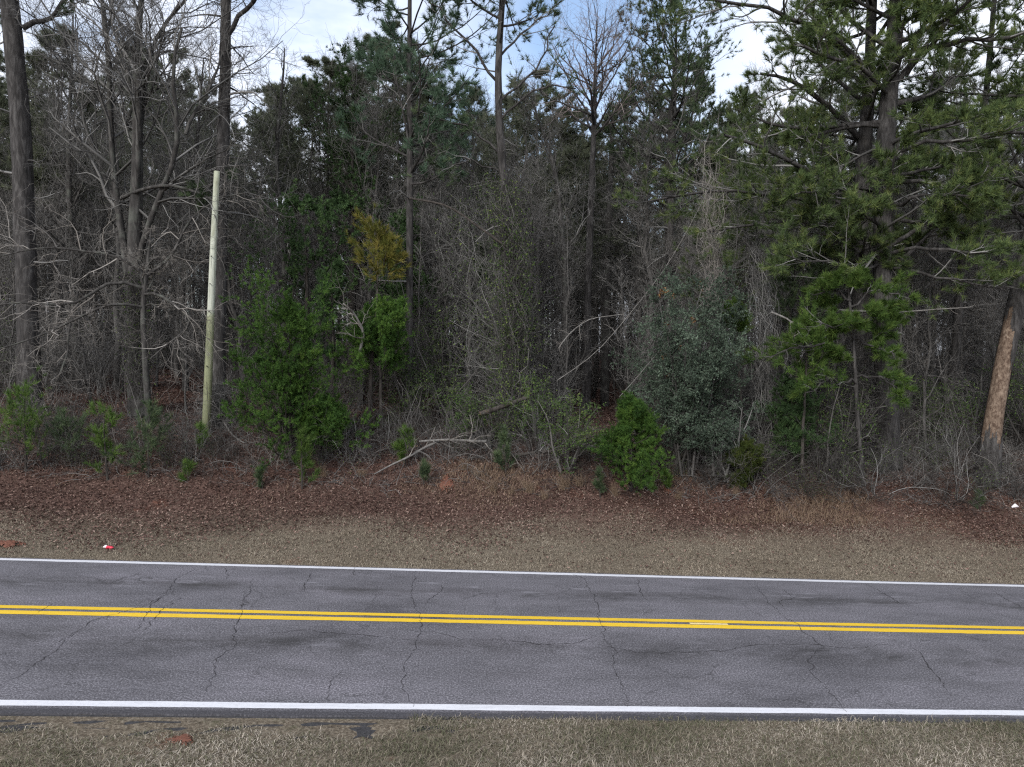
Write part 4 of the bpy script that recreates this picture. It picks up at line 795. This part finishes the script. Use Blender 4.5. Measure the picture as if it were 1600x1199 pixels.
# drink cup litter
m, t, p = nodes('litter_red', .4, .5); p.inputs['Base Color'].default_value = (.55, .02, .05, 1)
m, t, p = nodes('litter_white', .5, .5); p.inputs['Base Color'].default_value = (.8, .74, .76, 1)
c = px2ground(171, 858, gz); root = empty('crushed_cup', c, 'crushed red and white cup lying on the verge at left', 'litter')
a = Acc(); P = np.array([[c+[-.07, 0, .04], c+[0, -.01, .05], c+[.06, -.02, .035], c+[.13, -.05, .03]]]); sweep(a, P, np.array([[.04, .03, .04, .02]]), 12, r=.5, lump=.12, cap=True); a.build('cup', 'litter_red', root, c)
a = Acc(); P = np.array([[c+[-.15, .03, .03], c+[-.1, .02, .05], c+[-.05, 0, .05]]]); sweep(a, P, np.array([[.03, .045, .04]]), 12, r=.5, lump=.1); a.build('lid', 'litter_white', root, c)
c = px2ground(1586, 795, gz); a = Acc(); P = np.array([[c+[-.12, 0, .05], c+[0, .02, .1], c+[.12, 0, .06]]]); sweep(a, P, np.array([[.02, .06, .015]]), 9, r=.5, lump=.25, cap=True)
tag(a.build('plastic_bag', 'litter_white', None, c), 'crumpled white scrap at the foot of the bank at far right', 'litter')
# broomsedge clumps
SG = [(825, 770, .75, 'tall straw-coloured grass clump standing right of the narrow young pine'), (880, 765, .8, 'tallest straw-coloured grass clump, left of the small cedar'), (770, 768, .5, 'low straw clump below the narrow young pine'),
      (745, 745, .5, 'low straw clump between clay spot and narrow young pine'), (960, 775, .5, 'short straw clump directly below the small cedar'), (905, 760, .6, 'straw clump touching the left side of the small cedar'),
      (725, 735, .45, 'small straw clump just above the red clay spot'), (1060, 780, .45, 'small straw clump right of the rusty clay spot'), (1150, 775, .4, 'small straw clump under the olive shrub'),
      (505, 745, .5, 'pinkish dry weed clump right of the yellow-green young pine'), (565, 745, .45, 'dry weed clump at the low end of the bleached stick'), (850, 780, .5, 'short straw clump between the two tall ones'),
      (800, 772, .4, 'short straw clump left of the tall ones'), (1300, 785, .4, 'small straw clump before the brush on the right')]
sgp = None
root0 = empty('broomsedge_clump', H0, 'tall straw-coloured grass clump on the bank', 'grass clump', 'straw-coloured grass clumps on the bank'); n = 90
az = rng.random(n)*6.283; s_ = rng.random(n)**1.5*.75; d = norm(np.stack([np.sin(az)*s_, np.cos(az)*s_, np.ones(n)], 1)); P = walk(np.stack([rng.normal(size=n)*.13, rng.normal(size=n)*.1, 0*s_], 1), d, .25+.7*rng.random(n)**1.5, 5, .1, -.04)
a = Acc(); sweep(a, P, np.linspace(.006, .003, 6)[None]*np.ones((n, 1)), 3); q, qr = spawn(P, np.full((n, 6), .004), 3, .3, 1, .16, .5, 3, .1, 0, .8, .5); sweep(a, q, qr, 3); a.build('blades', 'sedge', root0, H0)
for k, (px, py, s, l_) in enumerate(SG):
    c = px2ground(px, py, gz)
    if k == 0: root0.location = tuple(c); root0.scale = (s, s, s); root0['label'] = l_
    else: dup(root0, c, k*1.3, (s, s, s*(.8+.4*rng.random())), l_)
# low dead sticks and weeds on the bank
a = Acc(); x, y, _ = scatter_xy(5200, -24, 24, 22.4, 27.5); p = np.stack([x, y, gz(x, y)+.03], 1); n = len(p)
d = norm(np.stack([rng.normal(size=n), rng.normal(size=n), .25+.5*rng.random(n)], 1)); P = walk(p, d, .2+.9*rng.random(n)**2, 5, .25, -.03); sweep(a, P, np.linspace(.008, .003, 6)[None]*np.ones((n, 1)), 3)
q, qr = spawn(P, np.full((n, 6), .004), 3, .2, 1, .18, .8, 3, .2, 0, .8, .5); sweep(a, q, qr, 3)
tag(a.build('fallen_twigs', 'twig_grey'), 'grey fallen twigs scattered over the leafy bank', 'twigs', kind='stuff')
leafy('straw_red', [(0, (.05, .02, .013)), (.6, (.15, .068, .045)), (1, (.27, .15, .105))], 0, 0)
blades('pine_straw', 'straw_red', 150000, 1, 24, 20.2, 24.2, .07, .006, 2.2, lambda x, y, t_: np.clip((x-2)/6, 0, 1)*np.clip((t_-20.4+.5*np.sin(x*.9))/.8, 0, 1)*np.clip(.4+patch(x, y, .8, 8), 0, 1), None, label='rusty red pine straw lying on the bank at right', cat='pine straw')
blades('bank_grass', 'sedge', 60000, -12, 14, 21.2, 24.0, .2, .006, .6, lambda x, y, t_: np.clip(patch(x, y, .55, 6)*1.6-.75, 0, 1)*np.where(x > -4, 1, .12), lambda x, y, r: r*.8, label='thin dry pinkish grass growing through the leaves of the bank', cat='grass')
# dense undergrowth of thin stems
a = Acc(); x, y, _ = scatter_xy(9500, -34, 34, 23.6, 50); px_ = 800+F*x/y; q_ = (np.abs(x) < .8*y+3) & ~((y < 44) & (((px_ > 225) & (px_ < 330)) | ((px_ > 895) & (px_ < 975)) | ((px_ > 560) & (px_ < 690) & (y > 26)))) & (rng.random(len(x)) < .35+.9*patch(x, y, .5, 7)); x, y = x[q_], y[q_]; p = np.stack([x, y, gz(x, y)], 1); n = len(p)
d = norm(np.stack([rng.normal(size=n)*.35, rng.normal(size=n)*.35, np.ones(n)], 1)); P = walk(p, d, .6+2.6*rng.random(n)**1.6, 6, .14, .0); sweep(a, P, np.linspace(.009, .004, 7)[None]*np.ones((n, 1)), 3)
q, qr = spawn(P, np.full((n, 7), .007), 6, .15, 1, .6, .7, 4, .2, 0, .8, .5); sweep(a, q, qr, 3)
tag(a.build('undergrowth', 'twig_brown'), 'thin brown stems of undergrowth filling the forest floor', 'undergrowth', kind='stuff')
# far-off woods closing the view
a = Acc(); f = Acc(); n = 260; y = 94+50*rng.random(n); x = (rng.random(n)*2-1)*.9*y; b = np.stack([x, y, gz(x, y)], 1)
P = walk(b, norm(np.stack([rng.normal(size=n)*.03, rng.normal(size=n)*.03, np.ones(n)], 1)), 15+7*rng.random(n), 9, .02, .05); R = np.linspace(.2, .05, 10)[None]*(.7+.6*rng.random((n, 1))); sweep(a, P, R, 5)
Q, QR = spawn(P, R, 26, .25, 1, 3.2, 1.2, 5, .12, .05, .4, .3, lambda u: 1.1-.6*u); sweep(a, Q, QR, 3); Q2, QR2 = spawn(Q, QR, 5, .3, 1, 1.2, .8, 3, .15, .05, .6, .5); sweep(a, Q2, QR2, 3)
tufts(f, Q2[:, -1], norm(Q2[:, -1]-Q2[:, -2]), 7, .5, .05, .8, .2)
n = 2600; y = 78+75*rng.random(n); x = (rng.random(n)*2-1)*.9*y; b = np.stack([x, y, gz(x, y)], 1); P = walk(b, norm(np.stack([rng.normal(size=n)*.15, rng.normal(size=n)*.15, np.ones(n)], 1)), 3+7*rng.random(n), 6, .1, .02)
sweep(a, P, np.linspace(.04, .015, 7)[None]*np.ones((n, 1)), 3); Q, QR = spawn(P, np.full((n, 7), .03), 12, .1, 1, 1.6, .8, 3, .2, .03, .6, .5, rmin=.012); sweep(a, Q, QR, 3)
Q2, QR2 = spawn(Q[::2], QR[::2], 4, .2, 1, .8, .8, 2, .2, 0, .6, .5, rmin=.01); sweep(a, Q2, QR2, 3)
root = a.build('distant_woods', 'twig_brown'); tag(root, 'far-off mass of woods closing the view behind the trees', 'woods', kind='stuff'); f.build('foliage', 'needles_far_haze', root)
